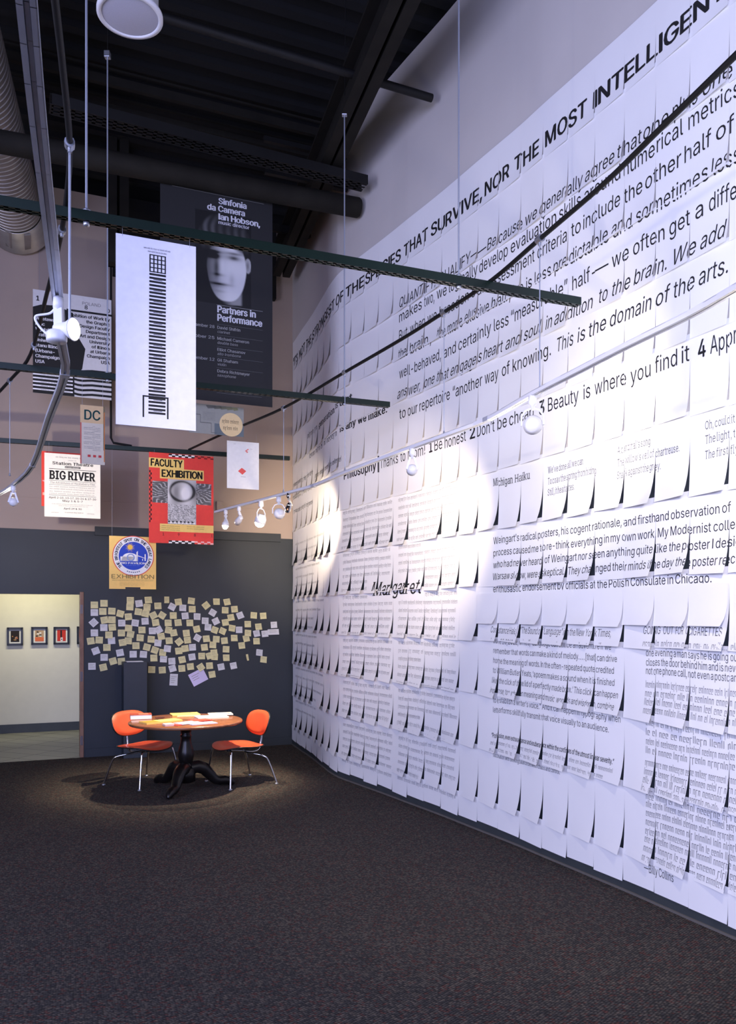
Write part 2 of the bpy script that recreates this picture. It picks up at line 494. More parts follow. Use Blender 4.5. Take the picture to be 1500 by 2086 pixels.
_sm = _pl.copy(); _sm[1:-1] = .25 * _pl[:-2] + .5 * _pl[1:-1] + .25 * _pl[2:]
_pl = .5 * _pl + .5 * _sm


def plan(u):
    x = u + 1; i = int(max(0, min(len(_pl) - 2, math.floor(x)))); t = x - i
    p0 = _pl[max(i - 1, 0)]; p1 = _pl[i]; p2 = _pl[i + 1]; p3 = _pl[min(i + 2, len(_pl) - 1)]
    q = .5 * (2 * p1 + (p2 - p0) * t + (2 * p0 - 5 * p1 + 4 * p2 - p3) * t * t + (3 * p1 - p0 - 3 * p2 + p3) * t ** 3)
    d = .5 * ((p2 - p0) + 2 * (2 * p0 - 5 * p1 + 4 * p2 - p3) * t + 3 * (3 * p1 - p0 - 3 * p2 + p3) * t * t)
    d = d / np.linalg.norm(d)
    return q, np.array([d[1], -d[0]])           # point, normal towards the room


def wallpt(u, z, off=0.0):
    q, n = plan(u)
    return Vector((q[0] + n[0] * off, q[1] + n[1] * off, z))


_us = np.linspace(-1, 27, 1500); _px = np.array([750 + F * plan(u)[0][0] / plan(u)[0][1] for u in _us])
_UOF = lambda px: float(np.interp(px, _px, _us))


def ustar(px, py):
    """the spot of the wall seen at a pixel"""
    u = _UOF(px); Y = plan(u)[0][1]
    return u, EYE + (HZ - py) / F * Y


def wallstrip(mbx, u0, u1, z0, z1, mi=0, off=0.0, n=80, thick=.10):
    vs = []; fs = []
    for k in range(n + 1):
        u = u0 + (u1 - u0) * k / n
        vs += [wallpt(u, z0, off), wallpt(u, z1, off), wallpt(u, z0, off - thick), wallpt(u, z1, off - thick)]
    for k in range(n):
        a = 4 * k; b = a + 4
        fs += [(a, a + 1, b + 1, b), (a + 2, b + 2, b + 3, a + 3), (a + 1, a + 3, b + 3, b + 1), (a, b, b + 2, a + 2)]
    fs += [(0, 2, 3, 1), (4 * n, 4 * n + 1, 4 * n + 3, 4 * n + 2)]
    mbx.add(vs, fs, mi)


USTART = -.35
mb = MB(); wallstrip(mb, USTART, 46, 0, 2.93, 0); wallstrip(mb, USTART, 46, 2.93, CEIL, 1)
mb.build('wall_right', [M_NAVY, M_WHITEWALL], None, ST)
mb = MB(); wallstrip(mb, USTART, 46, 0, .105, 0, .012, 110, .012); wallstrip(mb, USTART, 46, 0, .014, 1, .022, 110, .022)
mb.build('baseboard_right', [M_BASE, mat('pale_carpet_edge', (.12, .11, .10), .8)], None, ST)
mb = MB(); mb.obox(Vector((-7.3, 4, 3.5)), UR, VR, Z1, .12, 16, 7.0); mb.build('wall_left', M_BEIGE, None, ST)
mb = MB(); mb.obox(Vector((-1.5, 4, CEIL + .35)), UR, VR, Z1, 18, 22, .1); mb.build('ceiling', M_CEIL, None, ST)
mb = MB()
for k in range(48):      # ribs of the black metal roof deck
    mb.obox(BACK - VR * (k * .32) + UR * -1.5 + Z1 * (CEIL + .27), UR, VR, Z1, 14, .10, .07)
mb.build('ceiling_deck', M_CEIL, None, ST)

# ------------------------------------------------------------------ steel under the roof
mb = MB(); b0 = at(590, 520, 9.95); b1 = onz(900, -180, b0.z)
dd = (b1 - b0).normalized(); b0e = b0 - dd * .55
sd = dd.cross(Z1).normalized()
for k in (-1, 1):
    mb.bar(b0e + sd * (k * .062), b1 + sd * (k * .062), .095, .09)
mb.bar(b0e + Z1 * .2, b1 + Z1 * .2, .02, .34)
mb.bar(b0e + Z1 * .36, b1 + Z1 * .36, .2, .03)
for k in range(9):
    p = b0e + (b1 - b0e) * (k / 9 + .04)
    mb.tube([p + sd * .05, p - sd * .22 + Z1 * .5 + dd * .1], .014, 6)
mb.build('ceiling_beam', M_OLIVE, None, {'kind': 'structure'})

GP = 'black pipes crossing under the roof'
pa1 = at(733, 424, 8.28); pa0 = pa1 - UR * 4.2
pa0 = onz(95, 306, pa1.z); pa0 = pa0 + (pa0 - pa1).normalized() * 1.2
mb = MB(); dA = (pa1 - pa0).normalized()
mb.tube([pa0, pa1 - dA * .02, pa1], [.098, .098, .085], 24)
pa = mb.build('ceiling_pipe', M_OLIVE, None, P('thick dusty black pipe under the roof, its capped end against the curved wall', 'pipe', GP))
mb = MB(); pb1 = at(880, 200, 7.05); pb0 = onz(380, 50, pb1.z); pb0 = pb0 + (pb0 - pb1).normalized() * 1.6
mb.tube([pb0, pb1], .034, 14); mb.build('ceiling_pipe', M_STEEL, None, P('thin black pipe high under the roof, ending on the bare white wall', 'pipe', GP))
for (x0, y0, x1, y1, z, ht) in ((0, 110, 700, 284, 7.05, .085), (30, 175, 690, 330, 7.1, .06)):
    q1 = onz(x1, y1, z); q0 = onz(x0, y0, z)
    mb = MB(); mb.bar(q0 - (q1 - q0) * .1, q1, .05, ht); mb.bar(q0 - (q1 - q0) * .1 + Z1 * .12, q1 + Z1 * .12, .02, .02)
    mb.build('ceiling_joist', M_OLIVE, None, ST)
# perforated channel
q1 = at(743, 374, 8.0); q0 = onz(255, 250, q1.z); d = (q1 - q0).normalized(); q0 = q0 - d * .6; L = (q1 - q0).length; s = d.cross(Z1).normalized()
mb = MB()
for k in (-1, 1):
    mb.bar(q0 + s * (.075 * k), q1 + s * (.075 * k), .012, .09)
for zz in (-.04, .04):
    for k in (-1, 0, 1):
        mb.bar(q0 + s * (.05 * k) + Z1 * zz, q1 + s * (.05 * k) + Z1 * zz, .022, .006)
    n = int(L / .085)
    for k in range(n):
        mb.obox(q0 + d * (L * k / n) + Z1 * zz, d, s, Z1, .03, .15, .006)
mb.build('cable_tray', M_STEEL, None, P('perforated black metal channel above the thick pipe, ending at the curved wall', 'cable tray'))
# other bits of steel near the corner
for i, (p0, p1, hh) in enumerate((((560, 318), (705, 322), .05), ((600, 380), (708, 385), .05), ((600, 470), (632, 478), .09))):
    A = onplane(p1[0], p1[1], wallpt(_UOF(p1[0]), 0)); Yb = plan(_UOF(p1[0]))[0][1] - .05
    A = at(p1[0], p1[1], Yb); B = A - UR * .9
    mb = MB(); mb.bar(B, A, .05, hh); mb.build('ceiling_joist', M_STEEL, None, ST)
# column
mb = MB(); cA = at(240, 260, 9.3); cA.z = 0
for k in (-1, 1):
    mb.obox(cA + UR * (.065 * k) + Z1 * 6.6, UR, VR, Z1, .1, .16, 1.6)
mb.obox(cA + VR * .06 + Z1 * 6.6, UR, VR, Z1, .2, .02, 1.6)
mb.build('steel_column', M_OLIVE, None, ST)
# thin conduit running down the back wall
mb = MB(); p = back(226, 900, .1); p2 = back(232, 460, .1)
mb.tube([Vector((p.x, p.y, 6.1)), Vector((p.x, p.y, p.z + .05)), p + UR * .03 - Z1 * .01, p + UR * .25 - Z1 * .03], .014, 8)
mb.build('wall_conduit', M_STEEL, None, P('thin black conduit running down the beige back wall', 'conduit'))
mb = MB(); p = back(447, 1031, .05); mb.obox(p, UR, VR, Z1, .085, .09, .12)
bevel(mb.build('wall_box', M_BEIGE, None, P('small beige junction box on the back wall behind the spotlights', 'junction box')))

# spiral duct
dr = back(38, 455, .04); DD = Vector((-math.sin(math.radians(16)), math.cos(math.radians(16)), 0)); dr0 = dr - DD * 9.75; R = .30
n = 26; mb = MB(); prof = []
for k in range(130):
    prof += [(R, k * .075), (R, k * .075 + .064), (R + .007, k * .075 + .068), (R + .007, k * .075 + .071)]
mb.lathe(prof, dr0 - dr, 64, 0, DD); mb.sm = [False] * len(mb.sm)
duct = thing('spiral_duct', 'big round galvanised spiral duct running in from the upper corner', 'duct', dr)
mb.build('duct_tube', M_DUCT, duct)
mb = MB(); mb.lathe([(R + .01, -.42), (R + .02, -.42), (R + .03, -.03), (R + .075, -.02), (R + .075, 0), (R, 0)], (0, 0, 0), 36, 0, DD)
for a_ in (-1.9, -1.25):
    dirv = UR * math.cos(a_) + Z1 * math.sin(a_)
    mb.obox(dirv * (R + .02) - VR * .2, dirv, VR, dirv.cross(VR), .02, .45, .07)
mb.build('collar', M_DUCT, duct)

# ceiling speaker
sp = onz(265, 34, 5.3)
t = thing('pendant_speaker', 'round white loudspeaker hanging under the black roof', 'loudspeaker', sp)
mb = MB(); mb.lathe([(0, .5), (.13, .5), (.16, .42), (.165, .04), (.19, .02), (.19, 0), (.165, -.004), (.162, .004)], (0, 0, 0), 48); mb.build('housing', M_WHITE, t)
mb = MB(); mb.lathe([(.163, .003), (.10, -.006), (0, -.008)], (0, 0, 0), 48); mb.build('grille', M_GRILLE, t)
mb = MB(); mb.tube([(0, 0, .5), (0, 0, 1.75)], .008, 6); mb.build('hanging_cable', M_STEEL, t)

# ------------------------------------------------------------------ struts, conduits, tracks
ZS, ZT = 3.65, 2.895


def strut(label, p0, p1):
    d = (p1 - p0).normalized(); L = (p1 - p0).length; s = d.cross(Z1).normalized()
    mb = MB(); W = .047
    for k in (-1, 1):
        mb.bar(p0 + s * (k * (W / 2 - .0015)), p1 + s * (k * (W / 2 - .0015)), .003, W)
    mb.bar(p0 + Z1 * (W / 2 - .0015), p1 + Z1 * (W / 2 - .0015), W, .003)
    for k in (-1, 1):      # slotted bottom: two strips joined by ties
        mb.bar(p0 - Z1 * (W / 2 - .001) + s * (k * .0135), p1 - Z1 * (W / 2 - .001) + s * (k * .0135), .014, .002)
    m = int(L / .05)
    for k in range(m):
        mb.obox(p0 + d * ((k + .5) * L / m) - Z1 * (W / 2 - .001), d, s, Z1, .022, .041, .002)
    o = mb.build('ceiling_strut', M_STRUT, None, P(label, 'strut', 'slotted metal struts hung across the gallery'))
    return o


SX = [((0, 412), (1180, 616)), ((0, 745), (793, 825)), ((0, 897), (590, 934))]
ends = []
for lab, (q0, q1) in zip(('dark green slotted strut crossing in front of the white bar poster', 'dark slotted strut crossing the lower part of the black banner', 'dark slotted strut nearest the back wall, above the red poster'), SX):
    p1 = onz(q1[0], q1[1], ZS); p0 = onz(q0[0], q0[1], ZS); d = (p1 - p0).normalized()
    p0 = p0 - d * .9; ends.append((p0, p1)); strut(lab, p0, p1)

ZC = ZS + .036


def condpts(lst):
    return [onz(x, y, ZC) for x, y in lst]


def smoothpath(pts, n=5):
    out = []
    for i in range(len(pts) - 1):
        p0 = pts[max(i - 1, 0)]; p1 = pts[i]; p2 = pts[i + 1]; p3 = pts[min(i + 2, len(pts) - 1)]
        for k in range(n):
            t = k / n
            out.append(.5 * (2 * p1 + (p2 - p0) * t + (2 * p0 - 5 * p1 + 4 * p2 - p3) * t * t + (3 * p1 - p0 - 3 * p2 + p3) * t ** 3))
    out.append(pts[-1])
    return out


def conduit(label, pts, clips):
    pts = smoothpath(pts)
    t = thing('track_conduit', label, 'conduit', pts[0], 0, 'curved black conduits resting on the struts')
    mb = MB(); mb.tube([p - pts[0] for p in pts], .0125, 10); mb.build('pipe', M_STEEL, t)
    for (x, y) in clips:
        c = onz(x, y, ZC); i = min(range(len(pts)), key=lambda k: (pts[k] - c).length); c = pts[i]; dv = (pts[min(i + 1, len(pts) - 1)] - pts[max(i - 1, 0)]).normalized()
        mb = MB(); mb.tube([c - dv * .02 - pts[0], c + dv * .02 - pts[0]], .021, 10); mb.tube([c - pts[0], c - Z1 * .035 - pts[0]], .009, 8); mb.build('clip', M_ZINC, t)
    return pts


RC = conduit('black conduit rising to the upper edge beside the printed wall', condpts([(385, 916), (470, 877), (578, 831), (703, 758), (820, 690), (905, 636), (1003, 570), (1100, 487), (1230, 375), (1345, 263), (1500, 112), (1640, -25)]),
             [(470, 877), (578, 831), (703, 758), (905, 636), (1100, 487)])
LC = conduit('black conduit above the silver light track', condpts([(-60, 860), (20, 775), (62, 722), (95, 600), (122, 490), (137, 390), (142, 293), (128, 140), (112, 0), (98, -120)]), [(20, 775), (68, 700), (131, 460), (142, 300)])


def track(name, label, pix, joints, halfw, mat_):
    pts = smoothpath([onz(x, y, ZT) for x, y in pix], 3); o0 = pts[0].copy()
    t = thing(name, label, 'light track', o0, 0)
    mb = MB()
    for i in range(len(pts) - 1):
        a = pts[i] - o0; b = pts[i + 1] - o0; d = (b - a).normalized(); s = d.cross(Z1).normalized(); e = d * .001
        for k in (-1, 1):
            mb.bar(a - e + s * (k * (halfw - .003)), b + e + s * (k * (halfw - .003)), .006, .022)
            mb.bar(a - e + s * (k * (halfw - .008)) - Z1 * .010, b + e + s * (k * (halfw - .008)) - Z1 * .010, .010, .003)
        mb.bar(a - e + Z1 * .009, b + e + Z1 * .009, halfw * 2, .004)
        mb.bar(a - e - Z1 * .001, b + e - Z1 * .001, halfw * .5, .004)
    mb.build('rail', mat_, t)
    for (x, y) in joints:
        c = onz(x, y, ZT); i = min(range(1, len(pts) - 1), key=lambda k: (pts[k] - c).length); c = pts[i]; d = (pts[i + 1] - pts[i - 1]).normalized()
        mb = MB(); mb.bar(c - d * .03 - o0, c + d * .03 - o0, halfw * 2 + .005, .026); mb.build('joint', M_ALU, t)
    return pts


RT = track('light_track', 'long white light track curving along the printed wall', [(439, 1043), (480, 1032), (523, 1021), (586, 1004), (640, 989), (700, 964), (770, 937), (840, 911), (920, 882), (994, 854), (1085, 803), (1180, 754), (1273, 706), (1407, 640), (1500, 587), (1640, 505), (1820, 390)],
           [(636, 990), (994, 854)], .016, M_WHITE)
LT = track('light_track', 'bent silver light track running past the bright near spotlight', [(35, -200), (54, 0), (78, 250), (106, 500), (118, 610), (126, 700), (132, 762), (100, 850), (66, 948), (30, 985), (0, 1005), (-80, 1042)], [(131, 758), (66, 948)], .019, M_ALU)

# hanger rods
GR = 'thin rods hanging the struts from the roof'


def hanger(label, p, top, r, clip_z=None, cat='hanger rod', group=GR, m=M_CORD, foot=True):
    t = thing('hanger_rod', label, cat, p, 0, group)
    mb = MB(); zt = (clip_z or top) - p.z
    mb.tube([(0, 0, -.03), (0, 0, zt)], r, 8); mb.build('rod', m, t)
    if clip_z:
        mb = MB(); mb.tube([(0, 0, zt), (.01, 0, top - p.z)], r * .6, 6); mb.build('upper_wire', M_STEEL, t)
        mb = MB(); mb.box((0, 0, zt), (.045, .045, .05)); bevel(mb.build('clamp', M_ZINC, t))
    if foot:
        mb = MB(); mb.lathe([(0, -.044), (.014, -.044), (.016, -.034), (.016, -.025), (.007, -.025), (.007, .026), (.022, .026), (.022, .034), (0, .034)], (0, 0, 0), 8); mb.build('nut', M_ZINC, t)
    return t


def onstrut(i, px):
    p0, p1 = ends[i]; dx = (px - 750) / F
    a = p0; b = p1 - p0; k = (dx * a.y - a.x) / (b.x - dx * b.y)
    return a + b * k


hanger('steel rod holding the green strut, near its left end', onstrut(0, 176), 7.2, .006)
hanger('steel rod holding the green strut in front of the bare wall', onstrut(0, 935), 7.2, .005)
hanger('steel rod with roof clamp, holding the middle strut behind the white poster', onstrut(1, 219), 7.2, .006, at(218, 112, onstrut(1, 219).y).z)
hanger('steel rod with roof clamp, holding the free end of the middle strut', onstrut(1, 702), 7.2, .006, at(697, 230, onstrut(1, 702).y).z)


def drop(label, xy, ytrack, r=.003):
    p = onz(xy[0], xy[1], ZC); q = Vector((p.x, p.y, ZT + .01))
    t = thing('track_hanger', label, 'hanger wire', q, 0, 'fine wires hanging the light tracks from the conduits')
    mb = MB(); mb.tube([(0, 0, 0), (0, 0, ZC - ZT - .01)], r, 6); mb.build('wire', M_CORD, t)
    mb = MB(); mb.tube([(0, 0, -.004), (0, 0, .022)], [.010, .005], 8); mb.build('ferrule', M_ZINC, t)


drop('fine wire down to the white track beside the word Philosophy', (703, 758), 985)
drop('fine wire down to the white track above the single spotlight', (905, 636), 880)
drop('fine wire down to the white track at the brightest patch of wall', (1100, 487), 792)
drop('fine wire down to the white track by the cluster of spotlights', (578, 831), 1003)
drop('pale rod down to the silver track by the near spotlight', (142, 300), 590, .006)
drop('pale rod down to the silver track by the far left spotlight', (20, 775), 990)

# ------------------------------------------------------------------ spotlights on the tracks
GH = 'spotlights clipped to the light tracks'


def track_head(label, top, aim, style, power=0, col=(1, .86, .66), angle=60, scale=1.0, lit=True, blend=.7, m=M_WHITE, group=GH):
    """a lamp under the track at the point top, tilted to face aim"""
    t = thing('track_spotlight', label, 'spotlight', top, 0, group); s = scale
    mb = MB(); mb.lathe([(0, .004), (.017 * s, .004), (.019 * s, -.02 * s), (.019 * s, -.036 * s), (.011 * s, -.04 * s), (.006 * s, -.06 * s), (0, -.06 * s)], (0, 0, 0), 16); mb.build('adapter', m, t)
    piv = Vector((0, 0, -.125 * s)); d = (Vector(aim) - (Vector(top) + piv)).normalized(); side = d.cross(Z1)
    side = side.normalized() if side.length > .05 else Vector((1, 0, 0))
    if style == 'near':
        rt = Vector((1, -.25, -.10)).normalized()
        mb = MB(); mb.bar((0, 0, -.03), (.002, 0, -.125), .030, .020, up=Vector((0, 1, 0))); mb.build('stem', m, t)
        mb = MB(); mb.lathe([(0, -.018), (.033, -.018), (.036, -.012), (.036, .012), (.03, .02), (0, .022)], (-.006, 0, -.140), 24); mb.build('transformer', m, t)
        mb = MB(); mb.tube(smoothpath([Vector((-.006, 0, -.028)), Vector((-.03, 0, -.055)), Vector((-.082, .0, -.066)), Vector((-.07, 0, -.10)), Vector((-.035, 0, -.135))], 6), .0042, 8); mb.build('cable', m, t)
        mb = MB(); mb.lathe([(0, -.03), (.016, -.03), (.020, -.02), (.026, .02), (.037, .040), (.041, .046), (.037, .047), (.030, .036)], (.014, 0, -.112), 28, 0, rt); mb.build('lamp_housing', m, t)
        mb = MB(); mb.lathe([(.030, .034), (.018, .028), (0, .026)], (.014, 0, -.112), 24, 0, rt); mb.build('lamp', M_LAMPDIM, t)
        mb = MB(); mb.lathe([(.0295, .034), (.033, .047), (.0375, .0485), (.0345, .038)], (.014, 0, -.112), 28, 0, rt); mb.build('lens_ring', M_RING, t)
        spot('spot_light', Vector(top) + Vector((.014, 0, -.112)) + rt * .05, Vector(top) + rt * 3 + Vector((-.6, 3.0, -.5)), power * LAMP_GAIN, col, 140, blend, .03)
        return t
    if style == 'loop':
        mb = MB()
        for k in (-1, 1):
            mb.tube([(0, 0, -.05 * s), side * (.03 * s * k) - Z1 * (.06 * s), side * (.047 * s * k) - Z1 * (.085 * s), side * (.047 * s * k) + piv], .0045 * s, 8)
        mb.build('yoke', m, t)
        rr, back_, fr = .040 * s, -.03 * s, .035 * s
    elif style == 'can':
        mb = MB(); mb.bar((0, 0, -.05 * s), piv + side * .030 * s + Z1 * .01, .018 * s, .022 * s, up=side); mb.build('arm', m, t)
        rr, back_, fr = .029 * s, -.055 * s, .05 * s
    else:
        mb = MB(); mb.bar((-.012 * s, 0, -.05 * s), piv - side * (.034 * s), .010 * s, .012 * s, up=side); mb.bar((.012 * s, 0, -.05 * s), piv + side * (.034 * s), .010 * s, .012 * s, up=side); mb.build('yoke', m, t)
        rr, back_, fr = .032 * s, -.02 * s, .03 * s
    mb = MB(); mb.lathe([(0, back_), (rr * .6, back_), (rr * .8, back_ + .012 * s), (rr, 0), (rr * 1.06, fr), (rr * .95, fr), (rr * .8, fr - .02 * s)], piv, 20, 0, d); mb.build('lamp_housing', m, t)
    mb = MB(); mb.lathe([(rr * .9, fr - .012 * s), (rr * .86, fr + .010 * s), (rr * .55, fr + .026 * s), (0, fr + .033 * s)] if lit else [(rr * .9, fr - .012 * s), (rr * .5, fr - .004 * s), (0, fr - .002 * s)], piv, 16, 0, d); mb.build('lamp', (M_LAMP if lit else M_LAMPSOFT), t)
    if power:
        spot('spot_light', Vector(top) + piv + d * (fr + .012 + .035 * s), aim, power * LAMP_GAIN, col, angle, blend, .03)
    return t


def wallaim(px, py):
    u, z = ustar(px, py); return wallpt(u, z)


def ontrack(px, py):
    p = onz(px, py, ZT); p.z = ZT - .012
    return p


tbl = onz(377, 1597, 0.0)
WARM = (1, .80, .56); SOFT = (1, .88, .74); COOL = (.88, .90, 1.0)
track_head('low white spotlight at the far end of the track, beside the red poster', ontrack(460, 1037), at(395, 1500, 8.3), 'gimbal', 90, WARM, 62, 1.1)
track_head('white cylindrical spotlight second from the red poster', ontrack(487, 1030), back(330, 1290), 'can', 0, WARM, 62, 1.1, lit=False)
track_head('glaring white spotlight with a wire yoke, in the middle of the cluster', ontrack(532, 1019), tbl + Vector((.1, .0, .5)), 'loop', 170, WARM, 58, 1.35)
track_head('white spotlight with curved cable just before the chrome one', ontrack(568, 1010), wallaim(638, 1080), 'loop', 170, WARM, 58, 1.25, blend=1.0)
track_head('small chrome spotlight turned down beside the printed wall', ontrack(588, 1003), back(480, 1350), 'can', 0, SOFT, 60, 1.0, lit=False, m=M_CHROME)
track_head('white spotlight alone under the track above the word Philosophy', ontrack(840, 911), wallaim(805, 1120), 'gimbal', 80, WARM, 88, 1.1, blend=1.0)
track_head('white spotlight washed out by the bright patch beside the numeral 3', ontrack(1085, 803), wallaim(1115, 840), 'loop', 27, SOFT, 100, 1.2)
NEAR = track_head('white near spotlight with a looped cable on the silver track', ontrack(119, 600), back(90, 880), 'near', 30, SOFT, 90, 1.0)
track_head('small lit spotlight at the far end of the silver track', ontrack(27, 987), back(60, 900), 'gimbal', 40, SOFT, 100, 1.15)
# unseen lamps added further along the white track to light the near wall
track_head('unseen white spotlight further along the white track than the numeral 4', ontrack(1585, 536), wallpt(23.5, 1.2), 'loop', 36, SOFT, 105, 1.2)
track_head('unseen white spotlight at the near end of the white track', ontrack(1770, 418), wallpt(25, 4.2), 'loop', 50, COOL, 110, 1.2)

# ------------------------------------------------------------------ printed sheets on the curved wall
ZB = [5.087, 4.662, 4.21, 3.796, 3.354, 2.909, 2.449, 2.0, 1.563, 1.122, .681, .253, .07]
ZTOP = [5.47] + ZB[:-1]
NR = len(ZB); NC = 27
cells = {}            # (row, col) -> list of (tri (3,2), ink index)
words = {}            # (row, col) -> words readable on that sheet


def clip_axis(poly, ax, lo, hi):
    for sign, lim in ((1, lo), (-1, hi)):
        out = []
        for i in range(len(poly)):
            a = poly[i]; b = poly[(i + 1) % len(poly)]; da = sign * (a[ax] - lim); db = sign * (b[ax] - lim)
            if da >= 0:
                out.append(a)
            if (da >= 0) != (db >= 0):
                t = da / (da - db); out.append((a[0] + (b[0] - a[0]) * t, a[1] + (b[1] - a[1]) * t))
        poly = out
        if len(poly) < 3:
            return []
    return poly


def stamp(tr, inkid, word=None):
    """tr in (u, z): share the shapes out among the sheets they fall on"""
    for t in tr:
        u0, u1 = t[:, 0].min(), t[:, 0].max(); z0, z1 = t[:, 1].min(), t[:, 1].max()
        for c in range(max(0, int(math.floor(u0))), min(NC - 1, int(math.floor(u1))) + 1):
            for r in range(NR):
                if z1 < ZB[r] or z0 > ZTOP[r]:
                    continue
                if c <= u0 and u1 <= c + 1 and z0 >= ZB[r] and z1 <= ZTOP[r]:
                    cells.setdefault((r, c), []).append(([tuple(p) for p in t], inkid)); continue
                q = clip_axis([tuple(p) for p in t], 0, c, c + 1)
                if q:
                    q = clip_axis(q, 1, ZB[r], ZTOP[r])
                if q:
                    cells.setdefault((r, c), []).append((q, inkid))
    if word and len(tr) and not any(n in word for n in ('Billy', 'Collins', 'Weingart', 'William', 'Butler', 'Yeats', 'Constance', 'Hale', 'Margaret', 'York', 'Times', 'Euclid')):
        um = (tr[:, :, 0].min() + tr[:, :, 0].max()) / 2; zm = float(np.median(tr[:, :, 1]))
        for r in range(NR):
            if ZB[r] <= zm <= ZTOP[r] and 0 <= um < NC:
                words.setdefault((r, int(um)), []).append(word)


def put(s, px0, px1, z, cap, inkid=0, bold=0.0, serif=False, shear=0.0, res=1):
    tr, wd = word2d(s, bold, serif, shear, res)
    if not len(tr):
        return
    u0, u1 = _UOF(px0), _UOF(px1)
    tr = tr.copy(); tr[:, :, 0] = u0 + tr[:, :, 0] / wd * (u1 - u0); tr[:, :, 1] = z + tr[:, :, 1] * cap
    stamp(tr, inkid, s)


def line(s, px0, px1, z, cap, inkid=0, bold=0.0, serif=False, shear=0.0):
    """a whole line set between two marks, word by word"""
    ws = s.split(' '); wid = [word2d(x, bold, serif, 0, 1)[1] if x else 0 for x in ws]; sp_ = .36
    tot = sum(wid) + sp_ * (len(ws) - 1); u0, u1 = _UOF(px0), _UOF(px1); x = 0
    for wv, q in zip(ws, wid):
        if wv:
            tr, wd = word2d(wv, bold, serif, shear, 1)
            if len(tr):
                tr = tr.copy(); tr[:, :, 0] = u0 + (x + tr[:, :, 0]) / tot * (u1 - u0); tr[:, :, 1] = z + tr[:, :, 1] * cap
                stamp(tr, inkid, wv)
        x += q + sp_


def fine(px0, px1, z, cap, inkid, rng, frac=1.0, n=9):
    tr, wd = ticks(n, rng)
    u0, u1 = _UOF(px0), _UOF(px1); u1 = u0 + (u1 - u0) * frac
    tr = tr.copy(); tr[:, :, 0] = u0 + tr[:, :, 0] / wd * (u1 - u0); tr[:, :, 1] = z + tr[:, :, 1] * cap
    stamp(tr, inkid)


rg = random.Random(3)
# heading
for s, a, b in (('“IT’S', 599, 608), ('NOT', 611, 623), ('THE', 625, 636), ('STRONGEST', 638, 683), ('OF', 686, 701), ('THE', 706, 744), ('SPECIES', 746, 819), ('THAT', 825, 874),
                ('SURVIVE,', 880, 985), ('NOR', 990, 1040), ('THE', 1050, 1101), ('MOST', 1113, 1199), ('INTELLIGENT,', 1212, 1500)):
    put(s, a, b, 5.138, .112, 0, .022)
# light sans paragraph
PARA = [
    (4.672, 0, [('QUANTIFY,', 817, 893), ('QUALIFY', 897, 962), ('—', 963, 995), ('Because', 998, 1067), ('we', 1073, 1099), ('generally', 1105, 1191), ('agree', 1197, 1257), ('that', 1263, 1312), ('one', 1316, 1367), ('plus', 1376, 1425), ('one', 1436, 1497)]),
    (4.546, 0, [('makes', 815, 861), ('two,', 866, 887), ('we', 892, 912), ('logically', 917, 975), ('develop', 978, 1037), ('evaluation', 1043, 1135), ('skills', 1141, 1186), ('around', 1193, 1266), ('numerical', 1273, 1394), ('metrics', 1405, 1510)]),
    (4.372, 0, [('But', 815, 832), ('when', 837, 868), ('we', 873, 892), ('broaden', 898, 957), ('our', 963, 990), ('assessment', 998, 1091), ('criteria', 1097, 1157), ('to', 1166, 1186), ('include', 1191, 1266), ('the', 1274, 1312), ('other', 1318, 1390), ('half', 1397, 1451), ('of', 1461, 1498)]),
    (4.19, 0, [('the', 815, 833), ('brain,', 838, 880), ('the', 896, 911), ('more', 916, 945), ('elusive', 951, 1000), ('half,', 1006, 1042), ('he', 1050, 1068), ('is', 1074, 1086), ('less', 1092, 1126), ('predictable', 1132, 1243), ('and', 1252, 1291), ('sometimes', 1301, 1447), ('less', 1456, 1511)]),
    (4.003, 0, [('well-behaved,', 815, 900), ('and', 906, 931), ('certainly', 936, 1002), ('less', 1008, 1038), ('“measurable”', 1043, 1158), ('half', 1168, 1204), ('—', 1208, 1242), ('we', 1249, 1283), ('often', 1292, 1356), ('get', 1366, 1408), ('a', 1419, 1435), ('different', 1447, 1560)]),
    (3.812, .16, [('answer,', 812, 860), ('one', 866, 888), ('that', 893, 917), ('engages', 922, 983), ('heart', 988, 1026), ('and', 1033, 1064), ('soul', 1070, 1107), ('in', 1114, 1127), ('addition', 1133, 1209), ('to', 1222, 1241), ('the', 1250, 1286), ('brain.', 1295, 1362), ('We', 1373, 1420), ('add', 1430, 1482)]),
    (3.622, 0, [('to', 815, 828), ('our', 832, 852), ('repertoire', 856, 918), ('“another', 924, 985), ('way', 990, 1018), ('of', 1025, 1041), ('knowing.', 1047, 1125)]),
    (3.622, .16, [('This', 1136, 1169), ('is', 1178, 1193), ('the', 1200, 1236), ('domain', 1244, 1328), ('of', 1337, 1365), ('the', 1373, 1416), ('arts.', 1425, 1485)]),
    (3.215, 0, [('Thanks', 776, 813), ('to', 818, 828), ('Mom!', 833, 868), ('Be', 887, 903), ('honest', 908, 951), ('Don’t', 974, 1010), ('be', 1016, 1035), ('cheap', 1040, 1090), ('Beauty', 1119, 1181), ('is', 1191, 1205), ('where', 1214, 1278), ('you', 1287, 1328), ('find', 1337, 1383), ('it', 1392, 1408), ('Appreciate', 1449, 1600)]),
]
for z, sh, ws in PARA:
    for s, a, b in ws:
        put(s, a, b, z, .098, 0, -.010, False, sh)
put('Philosophy', 702, 768, 3.215, .095, 0, .02)
for s, a, b in (('|', 771, 774), ('1', 876, 883), ('2', 959, 970), ('3', 1101, 1112), ('4', 1424, 1440)):
    put(s, a, b, 3.215, .1, 0, .02 if s != '|' else 0)
